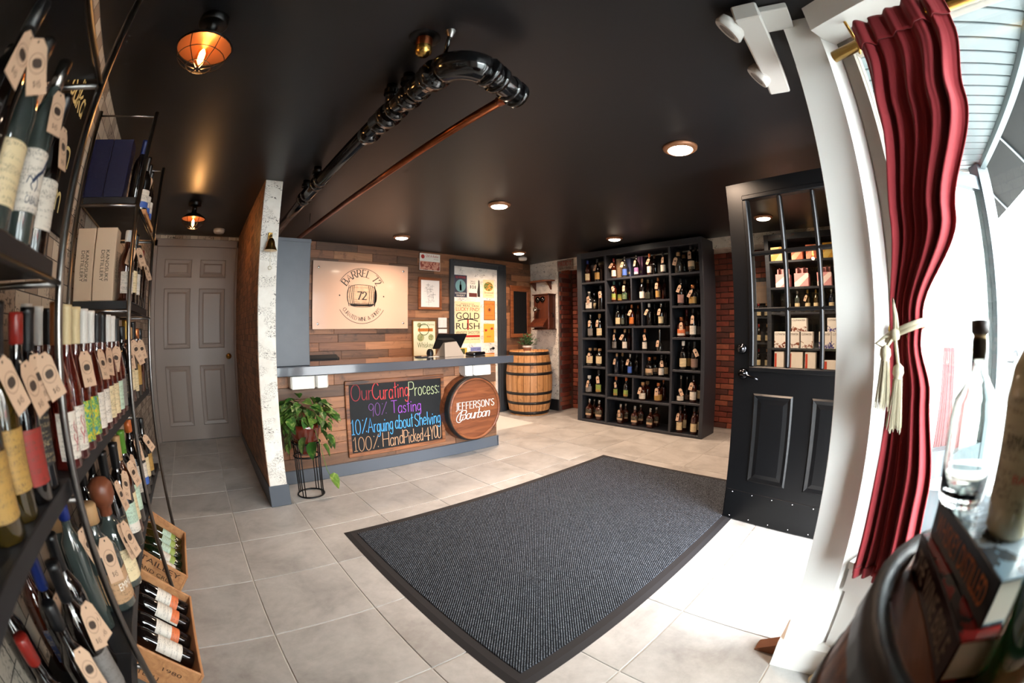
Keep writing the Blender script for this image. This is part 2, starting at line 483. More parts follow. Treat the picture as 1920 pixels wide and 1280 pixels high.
# ------------------------------------------------------------------ lettering
GL = {
'A': (8, '0,0 4,10 8,0|1.5,3.6 6.5,3.6'), 'B': (7, '0,0 0,10|~0,10 4.5,10 6,8.8 6,6.6 4.4,5.2 0,5.2|~0,5.2 5,5.2 6.8,3.8 6.8,1.6 5,0 0,0'),
'C': (7.5, '~7.2,8.4 5.6,9.8 3.4,9.8 1,8 0,5 1,2 3.4,.2 5.6,.2 7.4,1.6'), 'D': (7.5, '0,0 0,10|~0,10 4,10 6.6,8.4 7.4,5 6.6,1.6 4,0 0,0'),
'E': (6, '0,0 0,10|0,10 6,10|0,5.2 4.8,5.2|0,0 6,0'), 'F': (6, '0,0 0,10|0,10 6,10|0,5.2 4.8,5.2'), 'H': (7.5, '0,0 0,10|7.5,0 7.5,10|0,5.2 7.5,5.2'),
'I': (0.6, '.3,0 .3,10'), 'J': (3, '~2.4,10 2.4,2 1.6,-.6 .4,-1.6 -.8,-1.4'), 'L': (6, '0,0 0,10|0,0 6,0'), 'N': (8, '0,0 0,10|0,10 8,0|8,0 8,10'),
'O': (8, '~4,9.9 1.2,8.6 0,5 1.2,1.4 4,.1 6.8,1.4 8,5 6.8,8.6 4,9.9'), 'P': (6.5, '0,0 0,10|~0,10 4.6,10 6.4,8.6 6.4,6.2 4.6,4.8 0,4.8'),
'R': (7, '0,0 0,10|~0,10 4.6,10 6.2,8.8 6.2,6.4 4.4,5.1 0,5.1|3.4,5.1 7,0'), 'S': (6, '~5.6,8.6 4.2,9.8 2,9.8 .4,8.4 .6,6.6 3,5.2 5.4,3.8 5.8,1.8 4.2,.3 1.8,.2 0,1.6'),
'T': (7, '0,10 7,10|3.5,0 3.5,10'), 'U': (7.5, '~0,10 0,3 1.4,.6 3.7,0 6.1,.6 7.5,3 7.5,10'), 'W': (11, '0,10 2.8,0|2.8,0 5.5,9|5.5,9 8.2,0|8.2,0 11,10'),
'Y': (8, '0,10 4,5|8,10 4,5|4,5 4,0'), 'G': (8, '~7.2,8.4 5.6,9.8 3.4,9.8 1,8 0,5 1,2 3.4,.2 5.6,.2 7.4,1.6 7.4,4.4|5,4.4 8,4.4'),
'K': (7, '0,0 0,10|7,10 0,4.4|2.4,6.2 7,0'), 'M': (9, '0,0 0,10|0,10 4.5,2|4.5,2 9,10|9,10 9,0'), 'V': (8, '0,10 4,0|4,0 8,10'),
'0': (5.5, '~2.7,10 .7,8.4 0,5 .7,1.6 2.7,0 4.8,1.6 5.5,5 4.8,8.4 2.7,10'), '1': (3.4, '0,7.6 2,10 2,0|.4,0 3.6,0'), '2': (6, '~.2,7.8 1.2,9.6 3.2,10 5,9 5.4,7.2 4,4.6 0,0|0,0 6,0'),
'4': (6, '4.4,0 4.4,10 0,3.4 6.2,3.4'), '7': (6, '0,10 6,10|6,10 2,0'), '9': (5.5, '~5.2,7 3.6,5 1.4,5.2 .2,7.2 1,9.4 3,10 5,8.8 5.3,6 4.6,0'),
'6': (5.5, '~5,9 3,10 1,8 .2,4 1,1 3,0 5,1.2 5.4,3.4 4.2,5.4 2,5.6 .4,4'), '8': (5.5, '~2.7,5.3 .8,6.6 .9,9 2.7,10 4.6,9 4.6,6.6 2.7,5.3 .3,3.6 .4,1.2 2.7,0 5,1.2 5.2,3.6 2.7,5.3'),
'5': (5.5, '5,10 1,10 .6,5.6|~.6,5.6 3,6.2 5,5 5.3,2.6 4,.4 2,0 0,1'), '3': (5.5, '~.3,8.6 2,10 4.4,9.4 4.8,7 2.6,5.4|~2.6,5.4 5,4.6 5.3,2 3.6,.1 1.4,.2 0,1.4'),
'%': (6.5, '1.4,9 1.5,8.5|6.2,10 .3,0|5.2,1.2 5.3,.7'), ':': (1.5, '.5,1 .6,1.6|.5,5.4 .6,6'), "'": (1.6, '.8,10 .5,8'), '&': (8, '~8,0 3,5.6 1.6,8 2.8,9.8 4.4,8.8 3.6,6.4 .4,3.6 .2,1.4 2,.1 5,1 7.4,5'),
'!': (1.2, '.5,10 .5,3|.5,.8 .5,.2'), '$': (6, '~5.4,8 3,9 .8,7.6 3,5 5.4,3 3,1 .4,2|3,10 3,0'), '.': (1.2, '.5,.2 .5,.7'), ' ': (3.6, ''),
'a': (4.6, '~4.3,4.6 3,5.9 1.2,5.4 .2,3 1,.5 2.8,.2 4.2,1.8 4.4,4|4.4,5.8 4.6,0'), 'b': (4.6, '.2,10 .2,0|~.2,4.4 2,5.8 4,5 4.6,2.8 3.6,.4 1.8,.1 .2,1.4'),
'c': (4.2, '~4,4.8 2.6,5.8 .8,5 .1,2.8 .9,.6 2.6,.1 4.1,1'), 'd': (4.8, '~4.4,4.6 3,5.9 1.2,5.4 .2,3 1,.5 2.8,.2 4.2,1.6|4.5,10 4.6,0'), 'e': (4.4, '~.2,3 4.2,3.2 3.6,5.2 2.2,5.9 .8,5 .1,2.8 .9,.6 2.6,.1 4.2,1.1'),
'g': (4.6, '~4.3,4.6 3,5.9 1.2,5.4 .2,3 1,.8 2.8,.6 4.2,2|~4.4,5.8 4.5,-1 3.4,-3 1.6,-3 .4,-2'), 'h': (4.4, '.2,10 .2,0|~.2,3.8 1.4,5.5 3.2,5.7 4.1,4.2 4.3,0'), 'i': (1.2, '.5,5.8 .6,0|.6,7.8 .6,8.4'),
'k': (4.2, '.2,10 .2,0|4,6 .3,2.8|1.4,3.6 4.2,0'), 'l': (1.2, '.5,10 .6,0'), 'n': (4.4, '.2,5.8 .3,0|~.3,3.8 1.4,5.4 3.2,5.7 4.1,4.2 4.3,0'), 'o': (4.6, '~2.3,5.9 .6,5 0,3 .6,.9 2.3,0 4,.9 4.6,3 4,5 2.3,5.9'),
'r': (3.2, '.2,5.8 .3,0|~.3,3.6 1.3,5.3 3.2,5.6'), 's': (3.6, '~3.4,5 2,5.9 .5,5 1,3.5 2.9,2.5 3.4,1.1 2,.1 .1,.8'), 't': (3.2, '1.6,9.4 1.7,0|0,6.4 3.4,6.8'), 'u': (4.4, '~.1,5.8 .2,1.6 1.4,.2 3,.6 4.2,2.4|4.2,5.8 4.4,0'),
'v': (4.2, '0,5.8 2.1,0|2.1,0 4.2,5.8'), 'y': (4.4, '0,5.8 2.2,.6|4.4,5.8 1,-3'), 'w': (6, '0,5.8 1.6,0|1.6,0 3,5.2|3,5.2 4.4,0|4.4,0 6,5.8'), 'm': (6.6, '.2,5.8 .3,0|~.3,3.8 1.6,5.6 3,5 3.3,0|~3.3,3.8 4.6,5.6 6,5 6.3,0'),
'p': (4.6, '.2,5.8 .2,-3|~.2,4.4 2,5.8 4,5 4.6,2.8 3.6,.4 1.8,.1 .2,1.4'), 'f': (3.4, '~3.4,9.6 2,10 1.5,8.4 1.6,0|0,5.8 3,5.8'), 'x': (4.2, '0,5.8 4.2,0|4.2,5.8 0,0'),
}
def crom(p, k=5):
    if len(p) < 3: return p
    cl = p[0] == p[-1]
    out = []
    for i in range(len(p) - 1):
        p0 = p[i - 1] if i > 0 else (p[-2] if cl else p[0])
        p1, p2 = p[i], p[i + 1]
        p3 = p[i + 2] if i + 2 < len(p) else (p[1] if cl else p[-1])
        for j in range(k):
            t = j / k
            out.append(tuple(0.5 * (2 * p1[a] + (p2[a] - p0[a]) * t + (2 * p0[a] - 5 * p1[a] + 4 * p2[a] - p3[a]) * t * t + (3 * p1[a] - p0[a] - 3 * p2[a] + p3[a]) * t ** 3) for a in (0, 1)))
    return out + [p[-1]]
def glyph(ch):
    w, s_ = GL.get(ch, GL[' '])
    st = []
    for part in s_.split('|'):
        if not part: continue
        sm = part[0] == '~'
        pts = [tuple(float(c) for c in q.split(',')) for q in part.lstrip('~').split()]
        st.append(crom(pts) if sm else pts)
    return w, st
def ribbon(mb, pts, wfun, mp):
    """flat stroke along pts (2d), mapped to 3d by mp(x,y)"""
    n = len(pts); vs = []
    for i in range(n):
        a = pts[max(0, i - 1)]; b = pts[min(n - 1, i + 1)]
        dx, dy = b[0] - a[0], b[1] - a[1]
        l = math.hypot(dx, dy) or 1
        dx /= l; dy /= l
        w = wfun(dx, dy) / 2
        e = (-w if i == 0 else w if i == n - 1 else 0) * 0.6
        x, y = pts[i][0] + dx * e, pts[i][1] + dy * e
        vs.append(mp(x - dy * w, y + dx * w)); vs.append(mp(x + dy * w, y - dx * w))
    mb.add(vs, [(2 * i, 2 * i + 1, 2 * i + 3, 2 * i + 2) for i in range(n - 1)])
def stroke_text(mb, s_, mp, h, thick=1.0, thin=None, serif=0, slant=0, space=1.6, jit=0, width=None, arc=None):
    """strokes of text s_, cap height h; mp maps plane coords (metres); arc=(radius, start angle, sign) bends it"""
    k = h / 10
    tot = sum(glyph(c)[0] + space for c in s_) - space
    kx = k if width is None else width / tot
    th = thin if thin is not None else thick
    wf = lambda dx, dy: (th + (thick - th) * abs(dy) ** 1.5) * k
    x = 0
    for ch in s_:
        w, st = glyph(ch)
        x0 = x
        oy = RND.uniform(-jit, jit) * k
        def m2(px, py, x0=x0, w=w, oy=oy):
            if arc:
                r, a0, sg = arc
                a = a0 - sg * (x0 + w / 2) * kx / r
                ux, uy = math.sin(a), math.cos(a)
                lx = (px / kx - x0 - w / 2) * kx
                if sg > 0: return mp((r + py) * math.cos(a) + lx * math.sin(a), (r + py) * math.sin(a) - lx * math.cos(a))
                return mp((r - py) * math.cos(a) - lx * math.sin(a), (r - py) * math.sin(a) + lx * math.cos(a))
            return mp(px + slant * py, py + oy)
        for pts in st:
            q = [((x0 + p[0]) * kx, p[1] * k) for p in pts]
            ribbon(mb, q, wf, m2)
            if serif:
                for (p, o) in ((pts[0], pts[1]), (pts[-1], pts[-2])):
                    if abs(p[1] - o[1]) > 2.5 * abs(p[0] - o[0]) * 0.4 and (p[1] < 0.6 or p[1] > 9.4):
                        yy = 0.25 if p[1] < 5 else 9.75
                        ribbon(mb, [((x0 + p[0] - serif) * kx, yy * k), ((x0 + p[0] + serif) * kx, yy * k)], lambda a, b: th * k, m2)
        x += w + space
    return tot * kx
FT = {}
def ftext(s_):
    if s_ in FT: return FT[s_]
    cu = bpy.data.curves.new('t', 'FONT')
    cu.body = s_
    cu.resolution_u = 3
    o = bpy.data.objects.new('t', cu)
    C.objects.link(o)
    me = bpy.data.meshes.new_from_object(o.evaluated_get(bpy.context.evaluated_depsgraph_get()))
    v = [(p.co.x, p.co.y) for p in me.vertices]
    f = [tuple(q.vertices) for q in me.polygons]
    bpy.data.objects.remove(o); bpy.data.curves.remove(cu); bpy.data.meshes.remove(me)
    x0 = min(p[0] for p in v); x1 = max(p[0] for p in v); y0 = min(p[1] for p in v); y1 = max(p[1] for p in v)
    FT[s_] = ([((p[0] - x0) / (x1 - x0), (p[1] - y0) / (y1 - y0)) for p in v], f)
    return FT[s_]
def block_text(mb, s_, mp, x0, y0, x1, y1):
    """built-in sans lettering stretched into the plane rectangle"""
    v, f = ftext(s_)
    mb.add([mp(x0 + a * (x1 - x0), y0 + b * (y1 - y0)) for a, b in v], f)
def onY(y, e=0.0012): return lambda a, b: (a, y - e, b)          # a wall facing -Y: plane x,z
def onX(x, e=0.0012): return lambda a, b: (x - e, -a, b)         # a wall facing -X: plane -y,z
def rect(mb, mp, x0, y0, x1, y1): return mb.add([mp(x0, y0), mp(x1, y0), mp(x1, y1), mp(x0, y1)], [(0, 1, 2, 3)])
def disc(mb, mp, cx, cy, r, n=28, ri=0, fx=1, a0=0, a1=2 * pi):
    if ri:
        vs = []
        for i in range(n + 1):
            a = a0 + (a1 - a0) * i / n
            vs += [mp(cx + r * fx * math.cos(a), cy + r * math.sin(a)), mp(cx + ri * fx * math.cos(a), cy + ri * math.sin(a))]
        return mb.add(vs, [(2 * i, 2 * i + 2, 2 * i + 3, 2 * i + 1) for i in range(n)])
    return mb.add([mp(cx + r * fx * math.cos(2 * pi * i / n), cy + r * math.sin(2 * pi * i / n)) for i in range(n)], [tuple(range(n))])

# ------------------------------------------------------------------ the room shell
CEIL = 2.2
fl = struct('floor', MB().box(-0.75, -1.0, -0.06, 4.98, 4.85, -0.004), mat('pale_grout', 'cdc9c3', .8), 'pale grey square tiled floor with light grout lines', 'floor')
P_ = 0.4575
tm = MB().cbox(0.0034, 0.0034, -0.012, P_ - 0.0034, P_ - 0.0034, 0, 0.0012).mesh('tile')
for i in range(-2, 11):
    for j in range(-4, 10):
        x = 0.08 + P_ * i; y = 0.58 + P_ * j
        if x + P_ < -0.55 or x > 4.85 or y + P_ < -0.98 or y > 4.65: continue
        if y < -0.35 and x > 1.0: continue
        if x < 0.37 and y > 3.3: continue
        if x > .4 and x + P_ < 4 and y > 3.75 : continue
        inst('tile', tm, M_TILE, fl, (x, y, RND.uniform(-.0006, .0002)))
# the hall floor climbs gently to the grey door
rs = math.atan2(0.105, 1.42)
ramp_o = struct('floor_ramp', MB().add([(-0.6, 3.325, -.03), (0.377, 3.325, -.03), (0.377, 4.75, -.03), (-0.6, 4.75, -.03), (-0.6, 3.325, -.004), (0.377, 3.325, -.004), (0.377, 4.75, .1015), (-0.6, 4.75, .1015)],
    [(3, 2, 1, 0), (4, 5, 6, 7), (0, 1, 5, 4), (1, 2, 6, 5), (2, 3, 7, 6), (3, 0, 4, 7)]), MC['pale_grout'], 'sloping tiled hall floor rising to the taupe door', 'floor')
for i in (-2, -1, 0):
    for j in range(4):
        x = 0.08 + P_ * i
        w = 0.377 - x if i == 0 else P_
        me = tm if i != 0 else MB().cbox(0.0022, 0.0022, -0.012, w - 0.0002, P_ - 0.0022, 0, 0.0012).mesh('tile')
        inst('tile', me, M_TILE, ramp_o, (x, 3.325 + P_ * j * math.cos(rs), P_ * j * math.sin(rs) + .0), (rs, 0, 0))
struct('ceiling', MB().prism([(-.75, -1.1), (.92, -1.1), (1.44, -.07), (4.98, -.07), (4.98, 4.85), (-.75, 4.85)], CEIL, CEIL + .06), M_CEIL, 'flat black painted ceiling over the whole shop', 'ceiling')
struct('wall_left', MB().box(-0.75, -1.05, 0, -0.6, 4.85, CEIL), M_COLL, 'left wall papered with printed crate panels', 'wall')
wb = struct('wall_back', MB().box(0.5, 4.695, 0, 4.72, 4.85, CEIL), mat('plank_gap', '120d0a', .9), 'back wall clad in reclaimed wooden planks behind the counter', 'wall')
def planks(parent, x0, x1, z0, z1, y, hh, skip=None):
    rows = round((z1 - z0) / hh); hh = (z1 - z0) / rows
    for r in range(rows):
        x = x0; z = z0 + r * hh
        first = True
        while x < x1 - 0.02:
            l = RND.choice((0.32, 0.45, 0.6, 0.75, 0.95)) * RND.uniform(.85, 1.15) * (RND.uniform(.3, 1) if first else 1)
            first = False
            e = min(x + l, x1)
            if x1 - e < 0.12: e = x1
            if not (skip and skip(x, e, z, z + hh)):
                d = RND.uniform(0.010, 0.018)
                MB().cbox(x + .001, y - d, z + .001, e - .001, y + .004, z + hh - .001, .0015).build('plank', M_PLANK, parent)
            x = e
planks(wb, 0.5, 4.57, 0.78, CEIL, 4.695, 0.092, lambda a, b, c, d: (a > 3.05 and b < 4.06 and d < 2.13))
struct('wall_hall_end', MB().box(-0.6, 4.74, 0, 0.5, 4.85, CEIL), M_COLL, 'wall above the taupe door at the end of the hall', 'wall')
struct('wall_partition', MB().cbox(0.377, 2.87, 0, 0.5, 4.72, CEIL, .003), M_NEWS, 'partition wall papered in newsprint between hall and counter', 'wall')
struct('wall_hall_side', MB().box(0.3735, 2.872, 0.15, 0.3768, 4.7, CEIL), M_COLL2, 'hall side of the partition papered with crate panels', 'wall')
struct('baseboard_partition', MB().cbox(0.365, 2.858, 0, 0.512, 2.885, 0.15, .003).cbox(0.365, 2.885, 0, 0.378, 4.7, 0.15, .003), mat('slate_blue_baseboard', '4b515a', .45), 'slate blue baseboard around the partition wall end', 'baseboard')
struct('wall_right', MB().box(4.57, 4.12, 0, 4.95, 4.72, CEIL).box(4.57, -0.05, 2.075, 4.95, 4.12, CEIL), M_NEWS, 'right wall papered in newsprint with header over brick recess', 'wall')
struct('baseboard_right', MB().cbox(4.556, 4.108, 0, 4.575, 4.69, 0.165, .003), mat('black_baseboard', '1b1a1c', .5), 'black baseboard below the newsprint wall beside the oak barrel', 'baseboard')
wr = struct('wall_brick', MB().box(4.905, -0.05, 0, 4.98, 4.12, 2.08), mat('brick_mortar', '6f5a50', .9), 'red brick wall at the back of the right hand recess', 'wall')
brick_cols = [mat('brick_red_%d' % i, c, .75, var=.2, vscale=25, bmp=.4, bscale=80) for i, c in enumerate(('8a4231', '7b382a', '96513b', '6a3026', '5a3129'))]
bm_ = MB().cbox(-.008, 0.004, 0.004, .02, 0.206, 0.062, .003).mesh('brick')
for r in range(31):
    for y0 in [3.5 + .21 * k for k in range(3)] + [1.05 + .21 * k for k in range(4)]:
        inst('brick', bm_, RND.choice(brick_cols), wr, (4.893 + RND.uniform(-.002, .002), y0 + (.105 if r % 2 else 0), .067 * r))
# brick return on the newsprint wall's end
wq = struct('wall_recess_side', MB().box(4.585, 4.105, 0, 4.905, 4.12, 2.075), MC['brick_mortar'], 'narrow brick return beside the newsprint wall in the recess', 'wall')
bm2 = MB().cbox(0.004, -.006, 0.004, 0.206, .01, 0.062, .003).mesh('brick')
for r in range(31):
    inst('brick', bm2, RND.choice(brick_cols), wq, (4.59 if r % 2 else 4.63, 4.101, .067 * r))
# front wall: post beside the doorway, door header, wall right of the door
post = MB().prism([(1.32, -0.014), (1.385, -0.068), (1.47, -0.068), (1.47, 0.106), (1.32, 0.106)], 0, CEIL)
struct('wall_front_post', post, M_WHITE, 'white post between the doorway and the curtained window', 'wall')
struct('wall_front', MB().box(1.47, -0.07, 2.055, 2.39, 0.08, CEIL).box(2.39, -0.07, 0, 4.98, 0.08, CEIL), M_WHITE, 'front wall with the open entrance doorway', 'wall')
struct('baseboard_post', MB().prism([(1.30, -0.08), (1.45, -0.08), (1.45, 0.122), (1.30, 0.122)], 0, 0.115), M_WHITE, 'white base block at the foot of the front post', 'baseboard')
struct('trim_1', MB().cbox(1.455, 0.095, 0, 1.475, 0.118, 2.1, .003), M_WHITE, 'white door casing beside the front post', 'trim')
# ------------------------------------------------------------------ shop front: flared entrance alcove
def wline(a, b):
    d = Vector((b[0] - a[0], b[1] - a[1])); ln = d.length; d.normalize()
    return ln, (lambda t, n, z: (a[0] + d.x * t - d.y * n, a[1] + d.y * t + d.x * n, z))
def lbox(mb, fn, t0, n0, z0, t1, n1, z1):
    vs = [fn(t0, n0, z0), fn(t1, n0, z0), fn(t1, n1, z0), fn(t0, n1, z0), fn(t0, n0, z1), fn(t1, n0, z1), fn(t1, n1, z1), fn(t0, n1, z1)]
    mb.add(vs, [(3, 2, 1, 0), (4, 5, 6, 7), (0, 1, 5, 4), (1, 2, 6, 5), (2, 3, 7, 6), (3, 0, 4, 7)])
    return mb
M_ALU = mat('dark_bronze_frame', '3c4347', .4, .3)
M_BEIGE = mat('beige_window_frame', '9b9186', .5)
ln1, w1 = wline((1.40, -0.08), (0.94, -1.0))
win = MB()
lbox(win, w1, 0, -.03, .47, .05, .03, 2.1); lbox(win, w1, ln1 - .05, -.03, .47, ln1, .03, 2.1); lbox(win, w1, 0, -.03, 2.05, ln1, .03, 2.1); lbox(win, w1, 0, -.03, .47, ln1, .03, .52)
wn = struct('window_1', win, M_BEIGE, 'slanted display window behind the red curtain', 'window')
lbox(MB(), w1, .05, -.004, .52, ln1 - .05, .004, 2.05).build('pane', M_PANE, wn)
kn = MB(); lbox(kn, w1, 0, -.06, 0, ln1, .06, .45)
struct('wall_bay', kn, M_WHITE, 'low white wall below the slanted display window', 'wall')
sl = MB(); lbox(sl, w1, 0, -.1, .45, ln1, .06, .475); lbox(sl, w1, 0, -.085, .36, ln1, -.06, .45)
struct('trim_2', sl, M_WHITE, 'white window sill and apron under the red curtain', 'trim')
hd = MB(); lbox(hd, w1, -.02, -.16, 2.1, ln1 + .02, .06, CEIL)
struct('trim_3', hd, M_WHITE, 'white beam above the slanted display window', 'trim')
# street window behind the camera's left
sw = MB().box(-0.75, -1.06, 0, 0.95, -0.98, .25).box(-0.75, -1.06, 2.1, 0.95, -0.98, CEIL).box(-0.75, -1.06, .25, 0.22, -0.98, 2.1).box(0.88, -1.06, .25, 0.95, -0.98, 2.1)
ws = struct('wall_street', sw, M_WHITE, 'white wall framing the street display window', 'wall')
w2o = struct('window_2', MB().box(0.22, -1.04, .25, .26, -1.0, 2.1).box(.84, -1.04, .25, .88, -1.0, 2.1).box(.22, -1.04, 2.06, .88, -1.0, 2.1).box(.22, -1.04, .25, .88, -1.0, .29), M_ALU, 'large street display window of the shop', 'window')
MB().box(.26, -1.024, .29, .84, -1.016, 2.06).build('pane', M_PANE, w2o)
# opposite display window of the alcove
ln3, w3 = wline((2.45, -0.08), (3.08, -1.02))
w3m = MB()
lbox(w3m, w3, 0, -.03, .5, .05, .03, 2.12); lbox(w3m, w3, ln3 - .1, -.05, -.1, ln3 + .04, .05, 2.2); lbox(w3m, w3, 0, -.03, 2.03, ln3, .03, 2.12); lbox(w3m, w3, 0, -.04, -.1, ln3, .04, .5)
w3o = struct('window_3', w3m, M_ALU, 'dark framed display window across the entrance alcove', 'window')
lbox(MB(), w3, .05, -.004, .5, ln3 - .1, .004, 2.03).build('pane', M_PANE, w3o)
struct('wall_display_bay', MB().box(2.55, -.11, -.1, 4.9, -.07, 2.2).box(3.15, -1.0, 2.2, 4.9, -.07, 2.25).box(4.86, -1.02, -.1, 4.9, -.1, 2.2).box(3.1, -1.04, -.1, 4.9, -.99, .5), M_WHITE, 'white inside walls of the far display bay', 'wall')
struct('floor_display', MB().box(2.6, -1.0, .3, 4.88, -.1, .34), M_WHITE, 'white display ledge inside the far bay', 'floor')
# soffit slats
so = struct('ceiling_alcove', MB().box(.85, -1.0, 2.24, 3.25, -.05, 2.27), mat('soffit_groove', '20262a', .8), 'white slatted soffit above the entrance alcove', 'ceiling')
slat = MB().cbox(.007, -1.0, 2.215, .095, -.05, 2.235, .003).mesh('slat')
for i in range(24): inst('slat', slat, mat('soffit_vinyl', '6f797c', .5), so, (.86 + .1 * i, 0, 0))
MB().box(.8, -1.05, 2.18, 3.3, -1.0, 2.25).build('soffit_trim', MC['soffit_vinyl'], so)
# awning
aw = thing('awning', 'black fabric awning on a metal frame above the shop entrance', 'awning', (3.0, -1.1, 2.4))
M_AWN = mat('black_awning_fabric', '0e1113', .8)
am = MB(); am.add([(-2, -1.08, 3.2), (9, -1.08, 3.2), (9, -1.95, 2.42), (-2, -1.95, 2.42), (-2, -1.08, 3.21), (9, -1.08, 3.21), (9, -1.96, 2.43), (-2, -1.96, 2.43)],
   [(3, 2, 1, 0), (4, 5, 6, 7), (0, 1, 5, 4), (1, 2, 6, 5), (2, 3, 7, 6), (3, 0, 4, 7)])
am.build('fabric', M_AWN, aw, world=True)
M_AWF = mat('galvanised_bar', '8f979b', .4, .8)
for x in (.2, 1.4, 2.6, 3.8, 5.0, 6.2, 7.4):
    MB().tube([(x, -1.09, 3.17), (x, -1.93, 2.41)], .014, 6).build('frame_bar', M_AWF, aw, world=True)
MB().tube([(-2, -1.5, 2.81), (9, -1.5, 2.81)], .016, 6).build('frame_bar', M_AWF, aw, world=True)
# facade above and beside the shop front
struct('wall_facade', MB().box(4.95, -1.1, -.2, 16, -.9, 5).box(-6, -1.1, 2.27, 4.95, -1.0, 5).box(-6, -1.1, -.2, -.75, -.9, 2.3), mat('pale_facade', 'b5aca4', .8, var=.15), 'pale outside facade of the shop row', 'wall')
# street
struct('ground', MB().box(-30, -4.5, -.2, 60, 0, -.13).box(-30, -40, -.3, 60, -4.5, -.2), mat('pale_pavement', '8a8a88', .9, var=.1, vscale=2), 'pale pavement and road outside the shop', 'ground')
struct('floor_alcove', MB().box(.9, -1.1, -.13, 3.2, -.06, -.012), mat('alcove_concrete', '8f8d89', .8, var=.1), 'concrete step of the entrance alcove', 'floor')
def building(x0, x1, y, h, col, label):
    b = thing('building', label, 'building', ((x0 + x1) / 2, y, -.2))
    m = mat('facade_' + col, col, .8, var=.12, vscale=3)
    MB().box(x0, y - 6, -.2, x1, y, h).build('wall', m, b, world=True)
    MB().box(x0 - .2, y - 6.2, h, x1 + .2, y + .3, h + .35).build('cornice', M_WHITE, b, world=True)
    nx = int((x1 - x0) / 2.2)
    for f in range(int(h / 3)):
        for i in range(nx):
            cx = x0 + (i + .5) * (x1 - x0) / nx
            w = MB().box(cx - .6, y - .02, f * 3 + .7, cx + .6, y + .06, f * 3 + 2.4).build('window', M_WHITE, b, world=True)
            MB().box(cx - .5, y + .05, f * 3 + .8, cx + .5, y + .075, f * 3 + 2.3).build('pane', mat('far_window_glass', '53616a', .1), w, world=True)
building(6, 17, -16, 7, 'c9b8aa', 'pale brick building across the street')
building(18, 31, -15.5, 9.5, 'b7a79c', 'taller stone building further along the street')
building(32, 50, -16, 6.5, 'c4beb6', 'low pale building at the far end of street')
def car(loc, rz, col, label):
    c = thing('car', label, 'car', loc, rz)
    body = [(-2.1, .35), (-2.15, .75), (-1.5, .88), (1.25, .98), (1.95, .85), (2.1, .5), (2.05, .3), (-2.0, .3)]
    cab = [(-1.0, .85), (-.35, 1.42), (1.15, 1.45), (1.75, .95)]
    Mx = RX(pi / 2)
    MB().prism(body, -.85, .85, Mx).build('body', mat('car_paint_' + col, col, .25, .3, coat=.8), c)
    MB().prism(cab, -.74, .74, Mx).build('cabin', mat('car_glass', '20262a', .08), c)
    MB().prism([(-.3, 1.4), (-.25, 1.47), (1.05, 1.5), (1.2, 1.44)], -.72, .72, Mx).build('roof', MC['car_paint_' + col], c)
    for x in (-1.35, 1.35):
        for s in (-1, 1):
            wl = MB().lathe([(.3, -.1), (.33, -.06), (.33, .06), (.3, .1)], 16, T(x, s * .78, .33) @ RX(pi / 2)).build('wheel', mat('tyre', '151515', .8), c)
            MB().lathe([(.19, -.105), (.19, .105)], 12, T(x, s * .78, .33) @ RX(pi / 2)).build('hub', M_CHROME, wl)
    for s in (-1, 1):
        MB().cbox(-2.16, s * .65 - .14, .6, -2.08, s * .65 + .14, .74, .02).build('headlight', M_CHROME, c)
car((22.5, -8.6, -.2), math.radians(8), '4b555e', 'dark grey car parked further down the street')
car((13.0, -7.6, -.2), math.radians(4), '8f3328', 'red car parked at the kerb outside')

# ------------------------------------------------------------------ curtain rod and red curtain
lnr, wr_ = wline((1.30, -0.045), (0.86, -0.925))
rod = thing('curtain_rod', 'brass curtain rod along the slanted display window', 'curtain rod', wr_(0, 0, 2.0))
MB().tube([wr_(-.01, 0, 2.005), wr_(lnr, 0, 2.005)], .019, 14).build('rod', M_BRASS, rod, world=True)
for t in (.095, .9):
    br = MB(); a = wr_(t, 0, 2.005)
    br.tube([(a[0], a[1], 2.03), (a[0] - .005, a[1] + .012, 2.12), (a[0] - .02, a[1] + .02, CEIL - .004)], .006, 6)
    br.box(a[0] - .05, a[1] + .005, CEIL - .008, a[0] + .0, a[1] + .03, CEIL - .001)
    br.tube([(a[0] + .026 * math.cos(g), a[1], 2.005 + .026 * math.sin(g)) for g in [2 * pi * i / 12 for i in range(12)]], .005, 5, True)
    br.build('bracket', M_BRASS, rod, world=True)
M_CURT = mat('red_velvet_curtain', '8a1a22', .85, sheen=.15, bmp=.15, bscale=300)
